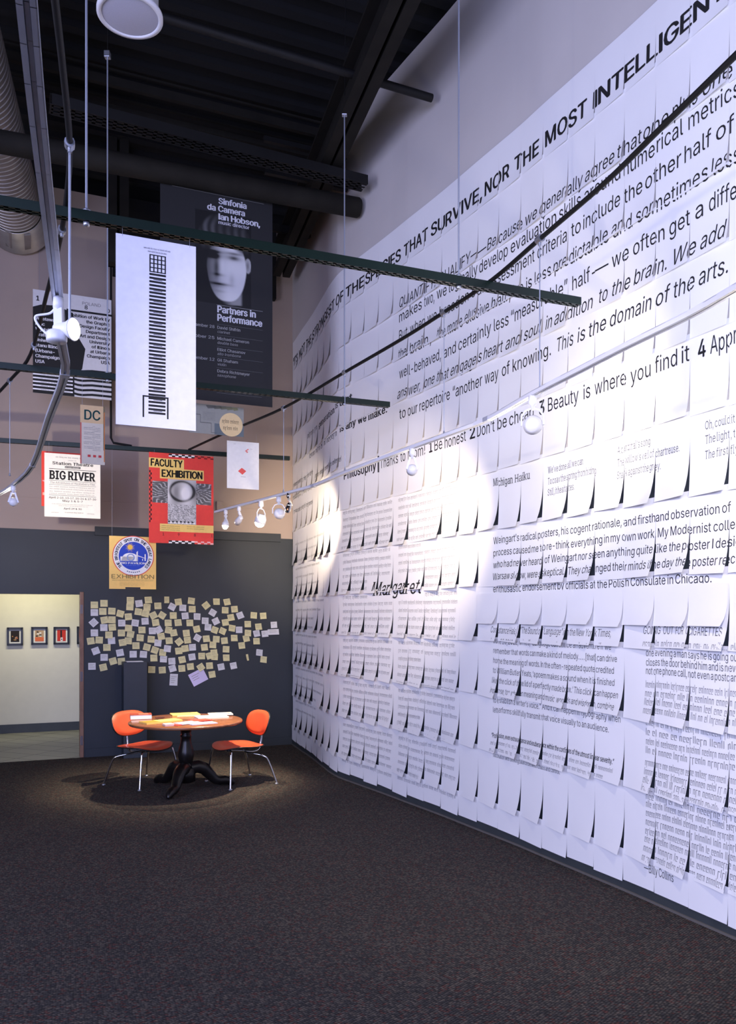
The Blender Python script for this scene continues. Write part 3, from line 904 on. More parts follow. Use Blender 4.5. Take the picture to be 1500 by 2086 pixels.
# bold serif lines in the far stretch
put('generation', 651, 683, 3.99, .07, 0, .02, True)
put('is', 685, 690, 4.02, .07, 0, .02, True); put('that', 693, 719, 4.02, .08, 0, .03, True)
fine(628, 650, 3.99, .07, 0, rg, 1, 2)
fine(632, 692, 3.72, .07, 0, rg, 1, 5); put('is any we make.”', 694, 797, 3.74, .075, 0, .025, True)
for z, a, b in ((3.50, 599, 640), (3.33, 599, 640), (3.42, 645, 700), (3.14, 600, 640)):
    fine(a, b, z, .06, 0, rg, 1, 5)
# three-line poem in a fine serif
put('Michigan', 1007, 1047, 2.775, .058, 1, .008, True); put('Haiku', 1052, 1081, 2.775, .058, 1, .008, True)
for x0, rows in ((1119, (('We’ve done all we can', 1190, 2.775), ('To coax the spring from hiding.', 1219, 2.695), ('Still, it hesitates.', 1173, 2.615))),
                 (1261, (('A cardinal’s song', 1328, 2.79), ('The willow’s veil of chartreuse.', 1387, 2.71), ('Stark against the grey.', 1349, 2.63))),
                 (1439, (('Oh, could it', 1499, 2.797), ('The light, the', 1515, 2.717), ('The first fly,', 1510, 2.63)))):
    for s, x1, z in rows:
        line(s, x0, x1, z, .048, 1, 0, True)
# medium sans paragraph
for s, x1, z in (('Weingart’s radical posters, his cogent rationale, and firsthand observation of', 1492, 2.318), ('process caused me to re-think everything in my own work. My Modernist colleagues', 1560, 2.222),
                 ('who had never heard of Weingart nor seen anything quite like the poster I designed', 1550, 2.128), ('Warsaw show, were skeptical. They changed their minds the day the poster received', 1555, 2.034),
                 ('enthusastic endorsement by officials at the Polish Consulate in Chicago.', 1452, 1.935)):
    line(s, 1007, x1, z, .055, 0, .0)
# about language
line('Constance Hale | “The Sound of Language” in the New York Times,', 1005, 1252, 1.615, .05, 1, -.008, False, .12)
for i, (s, x1) in enumerate((('June 10, 2012, writes, “Language can still be an adventure if we', 1248), ('remember that words can make a kind of melody. . . . [that] can drive', 1260), ('home the meaning of words. In the often-repeated quote credited', 1254),
                             ('to William Butler Yeats, ‘a poem makes a sound when it is finished', 1256), ('like the click of the lid of a perfectly made box.’ This click can happen', 1266), ('in prose, too, when meaning and music, words and wisdom, combine', 1262),
                             ('to establish a writer’s voice.” And it can happen in typography when', 1266), ('letterforms skillfully transmit that voice visually to an audience.', 1242))):
    line(s, 1007, x1, 1.53 - i * .0775, .044, 1, -.008)
line('“Profusion, even extravagance and exuberance within the confines of the utmost linear severity.”', 1006, 1255, .79, .036, 0, .012)
for z, fr in ((.735, 1.0), (.682, .93)):
    fine(1006, 1258, z, .03, 3, rg, fr, 16)
line('fascination with seeking balance between chaos and control.', 1006, 1143, .63, .034, 1, .0)
# poem in the near stretch: title, opening lines, and fine print
put('GOING', 1316, 1350, 1.637, .048, 1, -.004); put('OUT', 1356, 1378, 1.637, .048, 1, -.004); put('FOR', 1383, 1400, 1.637, .048, 1, -.004); put('CIGARETTES', 1405, 1479, 1.637, .048, 1, -.004)
line('one evening a man says he is going out', 1319, 1508, 1.502, .045, 1, -.004)
line('closes the door behind him and is never', 1319, 1512, 1.444, .045, 1, -.004)
line('not one phone call, not even a postcard', 1319, 1508, 1.392, .045, 1, -.004)
fine(1319, 1560, 1.56, .043, 3, rg, 1, 8)
for py, n in ((1399, 8), (1417, 8), (1434, 8), (1451, 9), (1476, 8), (1496, 8), (1515, 9), (1533, 8), (1558, 8), (1576, 9), (1592, 9), (1609, 9), (1626, 7), (1642, 9), (1660, 8), (1678, 8), (1696, 8), (1712, 8), (1730, 8), (1748, 8)):
    u, z = ustar(1319, py); fine(1319, 1570, z, .043, 3, rg, rg.uniform(.92, 1), n)
u, z = ustar(1318, 1773); line('—Billy Collins', 1318, 1378, z, .052, 1, -.004)
# long story in two columns, too fine to read
z = 2.84; k = 0
while z > .18:
    k += 1
    skip = 1.86 < z < 2.12
    if not skip:
        fine(701, 803, z, .038, 2, rg, rg.choice((1, 1, 1, .97, .45)) if k % 6 == 0 else rg.uniform(.95, 1), 9)
        fine(814, 936, z, .038, 2, rg, rg.choice((1, .55, .4)) if k % 7 == 0 else rg.uniform(.95, 1), 9)
    else:
        fine(701, 752, z, .038, 2, rg, 1, 4); fine(868, 936, z, .038, 2, rg, 1, 5)
    z -= .0755
z = 2.7
while z > .5:
    fine(604, 668, z, .03, 2, rg, rg.uniform(.6, 1), 7); z -= .11
put('Margaret', 762, 859, 1.955, .135, 0, .006, True, .28)


def lift(r, c, s, v, A):
    """how far a sheet stands off the wall: taped on top and on its far edge, curling out at the near bottom corner"""
    return .004 + .004 * (1 - v) + A * (v ** 3.7) * (.26 + .74 * s ** 1.2) + (.013 if r == NR - 1 else 0)


def sheet_mesh(mb, r, c, zt, zb, A, skew, nc=4, nr=8, dz=None):
    H = zt - zb

    def pt(u, z, e=0.0):
        s = min(1, max(0, u - c)); v = min(1, max(0, (zt - z) / H)); zz = z - skew * s * v
        return wallpt(u, zz, lift(r, c, s, v, A) + e)
    vs = [pt(c + i / nc, zt - H * j / nr) for j in range(nr + 1) for i in range(nc + 1)]
    fs = [(j * (nc + 1) + i, (j + 1) * (nc + 1) + i, (j + 1) * (nc + 1) + i + 1, j * (nc + 1) + i + 1) for j in range(nr) for i in range(nc)]
    mb.add(vs, fs, 0, True)
    return pt


SHEET_INK = [M_PAPER, M_BLACKINK, M_LIGHTINK, M_FAINTINK, mat('mid_grey_printing_ink', (.19, .19, .21), .7, var=.02)]
ORD = ['', 'first', 'second', 'third', 'fourth', 'fifth', 'sixth', 'seventh', 'eighth', 'ninth', 'tenth', 'eleventh', 'twelfth', 'thirteenth', 'fourteenth', 'fifteenth', 'sixteenth', 'seventeenth',
       'eighteenth', 'nineteenth', 'twentieth', 'twenty-first', 'twenty-second', 'twenty-third', 'twenty-fourth', 'twenty-fifth']
rs = random.Random(11)
NSTUFF = 4
stuff = MB()
for r in range(NR):
    for c in range(NC):
        A = rs.uniform(.050, .072) * (.30 if r in (0, 12) else (.55 if r < 6 else 1.0))
        if rs.random() < .07:
            A *= .3
        zt = ZTOP[r] - (.0 if r == 0 else -.018); zb = ZB[r] - .012 + rs.uniform(-.008, .006); sk = rs.uniform(-.004, .008)
        if r == NR - 1:
            zb = ZB[r] + rs.uniform(-.012, .012); A = rs.uniform(.003, .014)
        mb = stuff if c < NSTUFF else MB()
        pt = sheet_mesh(mb, r, c, zt, zb, A, sk)
        ju, jz = rs.uniform(-.012, .012), rs.uniform(-.005, .005)
        for poly, ik in cells.get((r, c), []):
            vs = [pt(min(c + 1, max(c, p[0] + ju)), p[1] + jz, .0016) for p in poly]
            mb.add(vs, [tuple(range(len(vs)))], ik + 1)
        if c >= NSTUFF:
            wl = words.get((r, c), []); nm = ' '.join(x.strip('“”,.|—’') for x in wl[:2] if x.strip('“”,.|—’'))
            what = ('printed “%s”' % nm) if nm else ('with fine print' if cells.get((r, c)) else 'left blank')
            lab = 'white sheet %s, %s row down, %s column from the near end' % (what, ORD[r + 1], ORD[NC - c])
            mb.build('paper_sheet', SHEET_INK, None, P(lab, 'sheet of paper', 'printed sheets covering the curved wall'))
so = stuff.build('paper_sheets', SHEET_INK, None, {'kind': 'stuff', 'label': 'narrow-looking white sheets covering the far end of the curved wall', 'category': 'sheets of paper', 'group': 'printed sheets covering the curved wall'})
# short blank sheets taped over the lower edge of the ninth row
for k, c in enumerate(range(17, 26)):
    mb = MB(); sheet_mesh(mb, 0, c, 1.93, 1.685 + rs.uniform(-.008, .008), rs.uniform(.05, .07), 0, 4, 6)
    for i, v in enumerate(mb.v):
        u = c + (i % 5) / 4; q, n_ = plan(u); mb.v[i] = (v[0] + n_[0] * .012, v[1] + n_[1] * .012, v[2])
    mb.build('paper_sheet', [M_PAPER], None, P('short blank overlay sheet above the heading strip, %s of nine from the near end' % ORD[9 - k], 'sheet of paper', 'short blank sheets taped over the ninth row'))

# ------------------------------------------------------------------ posters
class Art:
    """a flat printed board facing the camera side, parallel to the back wall"""

    def __init__(self, corners, Y, thick=.006):
        cx = sum(c[0] for c in corners) / 4; cy = sum(c[1] for c in corners) / 4
        self.o = at(cx, cy, Y); pts = [onplane(x, y, self.o) for x, y in corners]      # TL TR BR BL
        s = [(p - self.o).dot(UR) for p in pts]
        self.s0 = (s[0] + s[3]) / 2; self.s1 = (s[1] + s[2]) / 2; self.z0 = (pts[2].z + pts[3].z) / 2; self.z1 = (pts[0].z + pts[1].z) / 2
        self.W = self.s1 - self.s0; self.H = self.z1 - self.z0
        self.mb = MB(); self.mats = []; self.n = 0; self.thick = thick
        self.org = self.o + UR * self.s0 + Z1 * (self.z1 - self.o.z)
        self.base = self.o + UR * ((self.s0 + self.s1) / 2) + Z1 * (self.z0 - self.o.z)

    def mi(self, m):
        if m not in self.mats:
            self.mats.append(m)
        return self.mats.index(m)

    def p(self, fx, fy, layer=0):
        return self.org + UR * (fx * self.W) - Z1 * (fy * self.H) - VR * (self.thick / 2 + .0007 * layer) - self.base

    def board(self, m):
        self.mb.obox(self.p(.5, .5) + VR * (self.thick / 2), UR, VR, Z1, self.W, self.thick, self.H, self.mi(m))

    def poly(self, pts, m, layer=1):
        self.mb.add([self.p(x, y, layer) for x, y in pts], [tuple(range(len(pts)))], self.mi(m))

    def rect(self, x0, y0, x1, y1, m, layer=1):
        self.poly([(x0, y0), (x0, y1), (x1, y1), (x1, y0)], m, layer)

    def disc(self, cx, cy, rx, m, layer=1, n=40, r0=0.0):
        k = self.W / self.H
        if r0:
            a = [(cx + rx * math.cos(t), cy + rx * k * math.sin(t)) for t in [2 * math.pi * i / n for i in range(n)]]
            b = [(cx + r0 * math.cos(t), cy + r0 * k * math.sin(t)) for t in [2 * math.pi * i / n for i in range(n)]]
            for i in range(n):
                j = (i + 1) % n; self.poly([a[i], b[i], b[j], a[j]], m, layer)
        else:
            self.poly([(cx + rx * math.cos(-2 * math.pi * i / n), cy + rx * k * math.sin(-2 * math.pi * i / n)) for i in range(n)], m, layer)

    def text(self, s, x0, x1, y, cap, m, bold=0.0, serif=False, shear=0.0, layer=2):
        """x0..x1 and baseline y as fractions, cap height as a fraction of the height; x1 None keeps natural width"""
        tr, wd = word2d(s, bold, serif, shear, 2)
        k = ((x1 - x0) / wd) if x1 is not None else cap * self.H / self.W
        mi = self.mi(m)
        for t in tr:
            self.mb.add([self.p(x0 + q[0] * k, y - q[1] * cap, layer) for q in t], [(0, 1, 2)], mi)

    def fine(self, x0, x1, y, cap, m, n=7, layer=2):
        tr, wd = ticks(n, rg); k = (x1 - x0) / wd; mi = self.mi(m)
        for t in tr:
            self.mb.add([self.p(x0 + q[0] * k, y - q[1] * cap, layer) for q in t], [(0, 1, 2)], mi)

    def arctext(self, s, cx, cy, rx, a0, a1, cap, m, bold=0.02, flip=False):
        k = self.W / self.H; mi = self.mi(m)
        for i, ch in enumerate(s):
            if ch == ' ':
                continue
            a = a0 + (a1 - a0) * (i + .5) / len(s); tr, wd = word2d(ch, bold, False, 0, 1)
            ca, sa = math.cos(a), math.sin(a)
            for t in tr:
                vs = []
                for q in t:
                    tx = (q[0] - wd / 2) * cap * .95; ty = q[1] * cap          # tx along, ty outwards
                    rr = rx + ty; vs.append(self.p(cx + rr * sa + tx * ca, cy - (rr * ca - tx * sa) * k, 3))
                self.mb.add(vs, [(0, 1, 2)], mi)

    def photo(self, x0, y0, x1, y1, nx, ny, fn, layer=2):
        mi = self.mi(M_PHOTO); o = len(self.mb.v)
        vs = []; tone = {}
        for j in range(ny + 1):
            for i in range(nx + 1):
                a = i / nx; b = j / ny; vs.append(self.p(x0 + (x1 - x0) * a, y0 + (y1 - y0) * b, layer))
                tone[o + len(vs) - 1] = fn(a, b)
        self.mb.add(vs, [(j * (nx + 1) + i, (j + 1) * (nx + 1) + i, (j + 1) * (nx + 1) + i + 1, j * (nx + 1) + i + 1) for j in range(ny) for i in range(nx)], mi)
        self.mb.tone = {**(self.mb.tone or {}), **tone}

    def finish(self, name, label, cat, group, top=None, corner=.08):
        o = self.mb.build(name, self.mats, None, P(label, cat, group)); o.location = self.base
        if top:
            for fx in (corner, 1 - corner):
                q = self.p(fx, 0); cords = top - self.z1; mb = MB(); mb.tube([q + Vector((0, 0, -.01)), q + Vector((0, 0, cords))], .0008, 5); mb.build('cord', M_CORD, o)
        return o


GPOST = 'posters hung in the gallery'
K = ink(.05, .05, .055); WH = ink(.93, .93, .96); W2 = ink(.97, .97, .95)

# white poster with the tower of black bars
a = Art([(238, 476), (402, 503), (396, 880), (234, 862)], onstrut(0, 318).y); a.board(ink(.91, .91, .95))
for i in range(5):
    a.rect(.41 + i * .0475, .081, .426 + i * .0475, .176, K); a.rect(.41, .081 + i * .0222, .617, .0865 + i * .0222, K)
for i in range(39):
    y = .181 + i * .0194; a.rect(.409 - .012 * (i / 39), y, .617 - .006 * (i / 39), y + .0112, K)
    if i % 3 == 1:
        a.rect(.46, y + .0125, .57, y + .0155, K)
a.rect(.325, .834, .345, .95, K); a.rect(.63, .834, .65, .95, K); a.rect(.325, .834, .65, .842, K, 2)
a.fine(.34, .68, .056, .010, K, 8); a.fine(.39, .63, .072, .010, K, 6)
for i in range(39):
    pass
a.finish('hanging_poster', 'white poster with a tall tower of black bars, hung under the green strut', 'poster', GPOST, ZS)


# black banner with the portrait
def gauss(x, y, cx, cy, sx, sy):
    return math.exp(-((x - cx) / sx) ** 2 - ((y - cy) / sy) ** 2)


def sst(a_, b_, x):
    t = min(1, max(0, (x - a_) / (b_ - a_))); return t * t * (3 - 2 * t)


def portrait(a_, b_):
    x, y = a_, b_                                        # 0..1 over the printed area
    face = 1 - sst(.9, 1.06, ((x - .56) / .36) ** 2 + ((y - .60) / .36) ** 2 if y < .6 else abs((x - .56) / (.36 - .07 * (y - .6) / .36)) ** 2.7 + abs((y - .60) / .36) ** 2.7)
    neck = sst(.40, .5, x) * (1 - sst(.80, .86, x)) * sst(.75, .85, y) * (1 - sst(.985, 1.0, y + .05 * abs(x - .6)))
    ear = 1 - sst(.8, 1.1, ((x - .945) / .06) ** 2 + ((y - .53) / .085) ** 2)
    tone = .62 * sst(.12, .62, x) + .05
    tone -= .48 * gauss(x, y, .32, .475, .11, .024) + .48 * gauss(x, y, .69, .47, .10, .024) + .16 * gauss(x, y, .5, .46, .4, .05)      # eyes
    tone -= .42 * gauss(x, y, .32, .428, .15, .014) + .42 * gauss(x, y, .70, .420, .15, .014)    # brows
    tone -= .30 * gauss(x, y, .38, .60, .05, .12) + .25 * gauss(x, y, .42, .675, .09, .016)      # nose
    tone += .10 * gauss(x, y, .47, .56, .05, .13)
    tone -= .48 * gauss(x, y, .45, .775, .16, .014) + .12 * gauss(x, y, .45, .80, .12, .02)      # mouth
    tone -= .14 * gauss(x, y, .65, .72, .05, .07) + .12 * gauss(x, y, .45, .855, .09, .015)
    tone = max(.01, tone) * face
    tone = max(tone, .30 * neck * sst(.45, .7, x), .42 * ear * (1 - .5 * gauss(x, y, .94, .53, .025, .05)))
    hair = 1 - sst(.8, 1.1, ((x - .52) / .48) ** 2 + ((y - .30) / .31) ** 2)
    hl = sst(.30 + .06 * math.sin(9 * x), .40 + .05 * math.sin(9 * x), y)
    st = .5 + .5 * math.sin(46 * x + 14 * y + 4 * math.sin(11 * y))
    ht = .02 + .10 * st * gauss(x, y, .22, .2, .2, .18) + .07 * st * gauss(x, y, .75, .25, .25, .15)
    if y < .46:
        tone = tone * hl + (1 - hl) * hair * ht
    v = max(.006, min(.8, tone)); v = v ** 1.15
    return (v, v, v * 1.02)


a = Art([(330, 356), (561, 408), (549, 835), (323, 800)], 7.86, .008); a.board(ink(.115, .115, .12))
a.photo(.30, .12, .80, .545, 74, 96, portrait, 1)
for s, x0, x1, y in (('Sinfonia', .505, .76, .076), ('da Camera', .405, .745, .112), ('Ian Hobson,', .505, .885, .149)):
    a.text(s, x0, x1, y, .027, WH, .035)
a.text('music director', .505, .785, .170, .016, WH, .02)
a.rect(.10, .035, .92, .0365, ink(.5, .5, .5)); a.rect(.49, .548, .91, .5495, ink(.6, .6, .6))
a.text('Partners in', .495, .845, .583, .031, WH, .035); a.text('Performance', .495, .905, .622, .031, WH, .035)
GY = ink(.72, .72, .72)
for s, d, y in (('David Shifrin', 'clarinet', .660), ('Michael Cameron', 'double bass', .711), ('Elliot Chasanov', 'alto trombone', .763), ('Gil Shaham', 'violin', .812), ('Debra Richtmeyer', 'saxophone', .863)):
    a.text(s, .495, None, y, .0135, GY, .015); a.text(d, .495, None, y + .019, .0125, GY, .005, False, .15)
    a.rect(.49, y - .022, .91, y - .0212, ink(.45, .45, .45))
for s, y in (('September 28', .660), ('October 25', .711), ('November 12', .812)):
    a.text(s, .22, .47, y, .0135, GY, .015)
for k in range(4):
    a.fine(.495, .86, .925 + k * .008, .004, ink(.6, .6, .6), 9)
a.rect(.49, .958, .90, .9588, ink(.5, .5, .5))
a.finish('hanging_banner', 'large black banner with a man’s portrait and white concert lettering', 'banner', GPOST, 6.0)

# exhibition poster, half black half white
a = Art([(68, 590), (228, 611), (226, 815), (66, 800)], 9.2); a.board(ink(.80, .80, .82))
a.poly([(0, .17), (.0, 1), (.52, 1), (.52, .80), (.62, .72), (.66, .52), (.56, .40), (.50, .18), (.30, .13), (.1, .14)], K, 1)
a.rect(.42, .145, 1, .165, K, 1)
a.text('1', .04, .08, .105, .045, K, .03); a.text('POLAND', .62, .86, .085, .03, ink(.45, .45, .47), -.01); a.text('8', .65, .69, .125, .036, K, .02); a.text('0', .94, .98, .13, .036, K, .02)
for i, s in enumerate(('Wystawa', 'Prac', 'Wydziału', 'Grafiki', 'Uniwersytetu', 'stanu Illinois', '(Urbana-', 'Champaign', 'USA')):
    a.text(s, .03, None, .29 + i * .052, .030, WH, .03)
for i, s in enumerate(('Exhibition of Work by', 'the Graphic', 'Design Faculty', 'Department', 'Art and Design', 'University', 'of Illinois', 'at Urbana', 'Champaign', 'USA')):
    wd = word2d(s, .03)[1] * .030 * a.H / a.W; a.text(s, max(.43, .98 - wd), .98, .215 + i * .048, .030, K, .03)
for i in range(6):
    y = .72 + i * .047
    for j in range(8):
        x0, x1 = .5 + j * .0625, .5 + (j + 1) * .0625
        w0 = .012 * math.sin(j * .9) * (j < 4); w1 = .012 * math.sin((j + 1) * .9) * (j < 3)
        a.poly([(x0, y + w0), (x0, y + .022 + w0), (x1, y + .022 + w1), (x1, y + w1)], K, 2)
for i in range(5):
    y = .81 + i * .036
    a.rect(.0, y, .5, y + .014, WH, 2); a.fine(.10, .48, y + .011, .009, K, 6, 3)
a.finish('hanging_poster', 'black and white exhibition poster with striped foot behind the near spotlight', 'poster', GPOST, 5.95)

# narrow tan poster
a = Art([(162, 822), (213, 831), (214, 950), (165, 942)], onstrut(1, 188).y); a.board(ink(.78, .74, .66))
a.rect(0, 0, 1, .30, ink(.80, .68, .50)); a.text('DC', .16, .82, .245, .165, ink(.10, .33, .32), .02)
a.rect(0, .3, .05, 1, ink(.75, .35, .3)); a.rect(.94, 0, 1, .75, ink(.13, .33, .28)); a.rect(.96, .1, 1, .95, ink(.75, .45, .2), 2)
for k in range(16):
    a.fine(.15 if k % 3 else .5, .85 if k % 4 else .6, .36 + k * .027, .016, ink(.5, .5, .5), 3)
for k in range(3):
    a.rect(.30 + k * .22, .84, .42 + k * .22, .88, ink(.72, .2, .2), 2)
a.finish('hanging_poster', 'narrow tan poster headed with two big dark green letters', 'poster', GPOST, ZS)

# red poster behind the letterpress one
a = Art([(83, 918), (196, 927), (196, 1037), (86, 1030)], onstrut(2, 140).y + .06); a.board(ink(.90, .26, .19))
a.fine(.02, .3, .55, .03, WH, 2); a.rect(.02, .75, .25, .80, ink(.95, .7, .6))
a.finish('hanging_poster', 'plain red poster mostly hidden behind the cream playbill', 'poster', GPOST, ZS)

# cream playbill
a = Art([(90, 922), (205, 930), (204, 1057), (91, 1052)], onstrut(2, 148).y - .03); CR = ink(.95, .93, .86); a.board(CR); DK = ink(.16, .15, .15); D2 = ink(.42, .41, .39)
a.fine(.2, .8, .065, .022, DK, 5); a.fine(.42, .58, .105, .014, DK, 2)
a.text('Station Theatre', .14, .87, .175, .045, DK, .025, True); a.rect(.36, .19, .64, .225, D2); a.fine(.37, .63, .222, .025, CR, 3)
a.rect(.08, .24, .92, .248, DK); a.text('BIG RIVER', .09, .90, .405, .13, DK, .04, True); a.rect(.08, .425, .92, .43, DK)
a.text('The Adventures of Huckleberry Finn', .10, .90, .475, .032, D2, .0, True); a.rect(.08, .49, .92, .494, DK)
for y, n in ((.53, 7), (.565, 9), (.605, 6), (.64, 7)):
    a.fine(.09, .91, y, .018, D2, n)
a.rect(.08, .655, .92, .66, DK); a.text('April 2-10, 13-17, 20-24 & 27-30', .08, .92, .71, .030, DK, .01, True); a.text('May 1 & 5-7', .32, .68, .755, .028, DK, .01, True)
a.fine(.13, .87, .80, .012, D2, 12); a.fine(.25, .78, .825, .012, D2, 9); a.text('April 29 & 30', .34, .66, .875, .028, DK, .01, True)
a.fine(.36, .7, .93, .02, D2, 5); a.fine(.12, .26, .935, .014, D2, 2); a.fine(.76, .9, .935, .014, D2, 2)
a.finish('hanging_poster', 'cream letterpress theatre playbill in front of the red poster', 'poster', GPOST, ZS)

# red exhibition poster
RED = ink(.93, .27, .23); YL = ink(.97, .83, .47)
a = Art([(303, 923), (434, 928), (436, 1109), (304, 1106)], onstrut(2, 370).y); a.board(RED)


def spark(x, y):
    ang = math.atan2(y - .5, (x - .5) * 1.6); r = math.hypot(x - .5, y - .5)
    v = .10 + .5 * max(0, math.sin(ang * 37 + 3 * math.sin(r * 21))) ** 3 * min(1, r * 2.4)
    return (v, v, v)


def lens(x, y):
    v = .55 + .3 * math.sin(x * 9 + 2) * math.sin(y * 5)
    d = math.hypot((x - .5) / .42, (y - .26) / .22)
    v += -.55 * math.exp(-((d - 1) / .12) ** 2) + .35 * math.exp(-((x - .58) / .14) ** 2 - ((y - .30) / .10) ** 2)
    if y > .56:
        v = rg.choice((.08, .2, .45, .7, .8)) if (int(x * 40) + int(y * 50)) % 2 else .5
    v = min(.85, max(.02, v)); return (v, v, v)


a.photo(.05, .315, .965, .555, 130, 30, spark, 1); a.photo(.285, .285, .725, .785, 50, 70, lens, 2)
a.rect(.0, .06, .535, .168, YL, 3); a.rect(.165, .168, .845, .283, YL, 3)
a.text('FACULTY', .025, .515, .150, .078, K, .035, layer=4); a.text('EXHIBITION', .19, .825, .264, .078, K, .035, layer=4)
a.rect(.165, .785, 1, .87, YL, 3)
for k in range(3):
    a.fine(.19, .48, .812 + k * .022, .010, K, 4, 4)
    if k < 2:
        a.fine(.58, .86, .812 + k * .022, .010, K, 4, 4)
for s, x in (('1', .205), ('9', .44), ('8', .69), ('1', .96)):
    a.text(s, x, None, .915, .030, K, .0)
PK = ink(.97, .75, .72)
for i in range(14):
    for j in range(2):
        if (i + j) % 2 == 0:
            x = .30 + i * .05
            a.rect(x, .005 + j * .016, x + .05, .021 + j * .016, K if i < 8 else ink(.5, .08, .08), 1)
            a.rect(x, .968 + j * .016, x + .05, .984 + j * .016, K if i < 8 else PK, 1); a.rect(.29 + i * .03, .75 + j * .014, .32 + i * .03, .764 + j * .014, W2 if i % 2 else K, 3)
        elif i < 8:
            a.rect(.30 + i * .05, .005 + j * .016, .35 + i * .05, .021 + j * .016, W2, 1); a.rect(.30 + i * .05, .968 + j * .016, .35 + i * .05, .984 + j * .016, W2, 1)
for i in range(23):
    a.rect(.005 + (i % 2) * .018, .20 + i * .025, .023 + (i % 2) * .018, .225 + i * .025, K, 1)
a.finish('hanging_poster', 'red poster headed FACULTY EXHIBITION with a cross-shaped photograph', 'poster', GPOST, ZS)

# white poster with a red diamond
a = Art([(463, 897), (529, 903), (526, 999), (462, 993)], 8.35); a.board(ink(.96, .95, .92))
a.poly([(.46, .555), (.34, .63), (.48, .70), (.60, .62)], ink(.93, .36, .32)); a.poly([(.66, .14), (.56, .19), (.63, .235), (.66, .21), (.61, .19), (.68, .16)], ink(.93, .5, .45))
a.fine(.2, .28, .065, .012, K, 2); a.fine(.72, .8, .15, .012, D2, 2); a.rect(.43, .74, .58, .745, D2)
a.finish('hanging_poster', 'small white poster with a red diamond beside the spotlights', 'poster', GPOST, ZS)

# grey translucent poster with a cream disc
a = Art([(385, 818), (497, 833), (496, 891), (385, 880)], 8.05); a.board(ink(.62, .62, .58))
a.rect(.46, .62, 1, 1, ink(.42, .46, .47)); a.disc(.765, .62, .215, ink(.95, .84, .62), 2)
for (x0, y0, x1, y1) in ((.12, .36, .2, .375), (.2, .36, .205, .62), (.2, .62, .4, .635), (.4, .62, .405, .95), (.4, .94, .5, .95)):
    a.rect(x0, y0, x1, y1, ink(.25, .25, .25))
a.fine(.60, .93, .58, .14, ink(.35, .22, .15), 2, 3); a.fine(.62, .92, .80, .13, ink(.30, .2, .15), 2, 3)
for k in range(6):
    a.fine(.25, .48, .28 + k * .05, .02, ink(.45, .45, .42), 4)
for k in range(5):
    a.poly([(.3 + k * .12, .03), (.34 + k * .12, .14), (.5 + k * .1, .10), (.48 + k * .1, .02)], ink(.42 + .03 * k, .42 + .03 * k, .40), 1)
a.finish('hanging_poster', 'grey poster with a cream disc below the black banner', 'poster', GPOST, 5.95)

# yellow poster with the round badge
a = Art([(223, 1090), (319, 1096), (317, 1200), (222, 1200)], onstrut(2, 270).y); AM = ink(.96, .80, .45); a.board(AM); BL = ink(.13, .27, .72)
cx, cy, rx = .51, .37, .445
a.disc(cx, cy, rx, ink(.85, .30, .22), 1, 48); a.disc(cx, cy, rx - .018, ink(.93, .93, .92), 2, 48); a.disc(cx, cy, rx * .70, BL, 3, 48)
a.arctext('THE BRIGHTEST SPOT ON THE GREAT LAKES', cx, cy, rx * .755, -2.35, 2.35, .062, ink(.14, .2, .34), .035)
for k in range(7):
    t = math.pi + (k - 3) * .12; a.rect(cx + rx * .80 * math.sin(t) - .012, cy - rx * .82 * math.cos(t) * a.W / a.H - .012, cx + rx * .80 * math.sin(t) + .012, cy - rx * .82 * math.cos(t) * a.W / a.H + .008, ink(.3, .35, .45), 3)
for k in range(16):
    t = 2 * math.pi * k / 16; r1 = .115 if k % 2 else .095
    a.poly([(.44 + .035 * math.cos(t - .2), .205 + .031 * math.sin(t - .2)), (.44 + r1 * math.cos(t), .205 + r1 * .89 * math.sin(t)), (.44 + .035 * math.cos(t + .2), .205 + .031 * math.sin(t + .2))][::-1], ink(.97, .80, .30), 4)
a.disc(.44, .205, .05, ink(.97, .80, .30), 5, 20)
ar = [(.28 + .16 * (1 - math.cos(math.pi * i / 14)), .40 - .085 * math.sin(math.pi * i / 14)) for i in range(15)]
a.poly([(.24, .47), *ar, (.60, .47)][::-1], W2, 6); a.rect(.235, .385, .53, .47, W2, 6)
a.disc(.455, .40, .085, ink(.55, .62, .80), 7, 24, .06)
a.poly([(.575, .30), (.575, .47), (.605, .47), (.605, .27)], W2, 6); a.poly([(.60, .355), (.78, .41), (.78, .42), (.60, .37)], W2, 6)
a.rect(.75, .33, .775, .46, W2, 6); a.rect(.70, .42, .715, .46, W2, 6)
a.text('BIG PAVILION', .245, .775, .525, .036, W2, .03, layer=6)
a.fine(.36, .66, .555, .012, ink(.6, .7, .9), 4, 6)
a.text('EXHIBITION', .05, .955, .80, .075, ink(.42, .38, .22), -.012, layer=4)
a.rect(.05, .815, .955, .818, ink(.42, .36, .2)); a.fine(.06, .95, .845, .016, ink(.45, .4, .25), 12)
for k in range(4):
    a.fine(.22, .76, .875 + k * .022, .010, ink(.62, .52, .3), 7)
a.rect(.34, .965, .66, 1.0, ink(.20, .19, .20), 3)
a.finish('hanging_poster', 'yellow poster with a round blue and white badge, in front of the dark wall', 'poster', GPOST, ZS, .06)

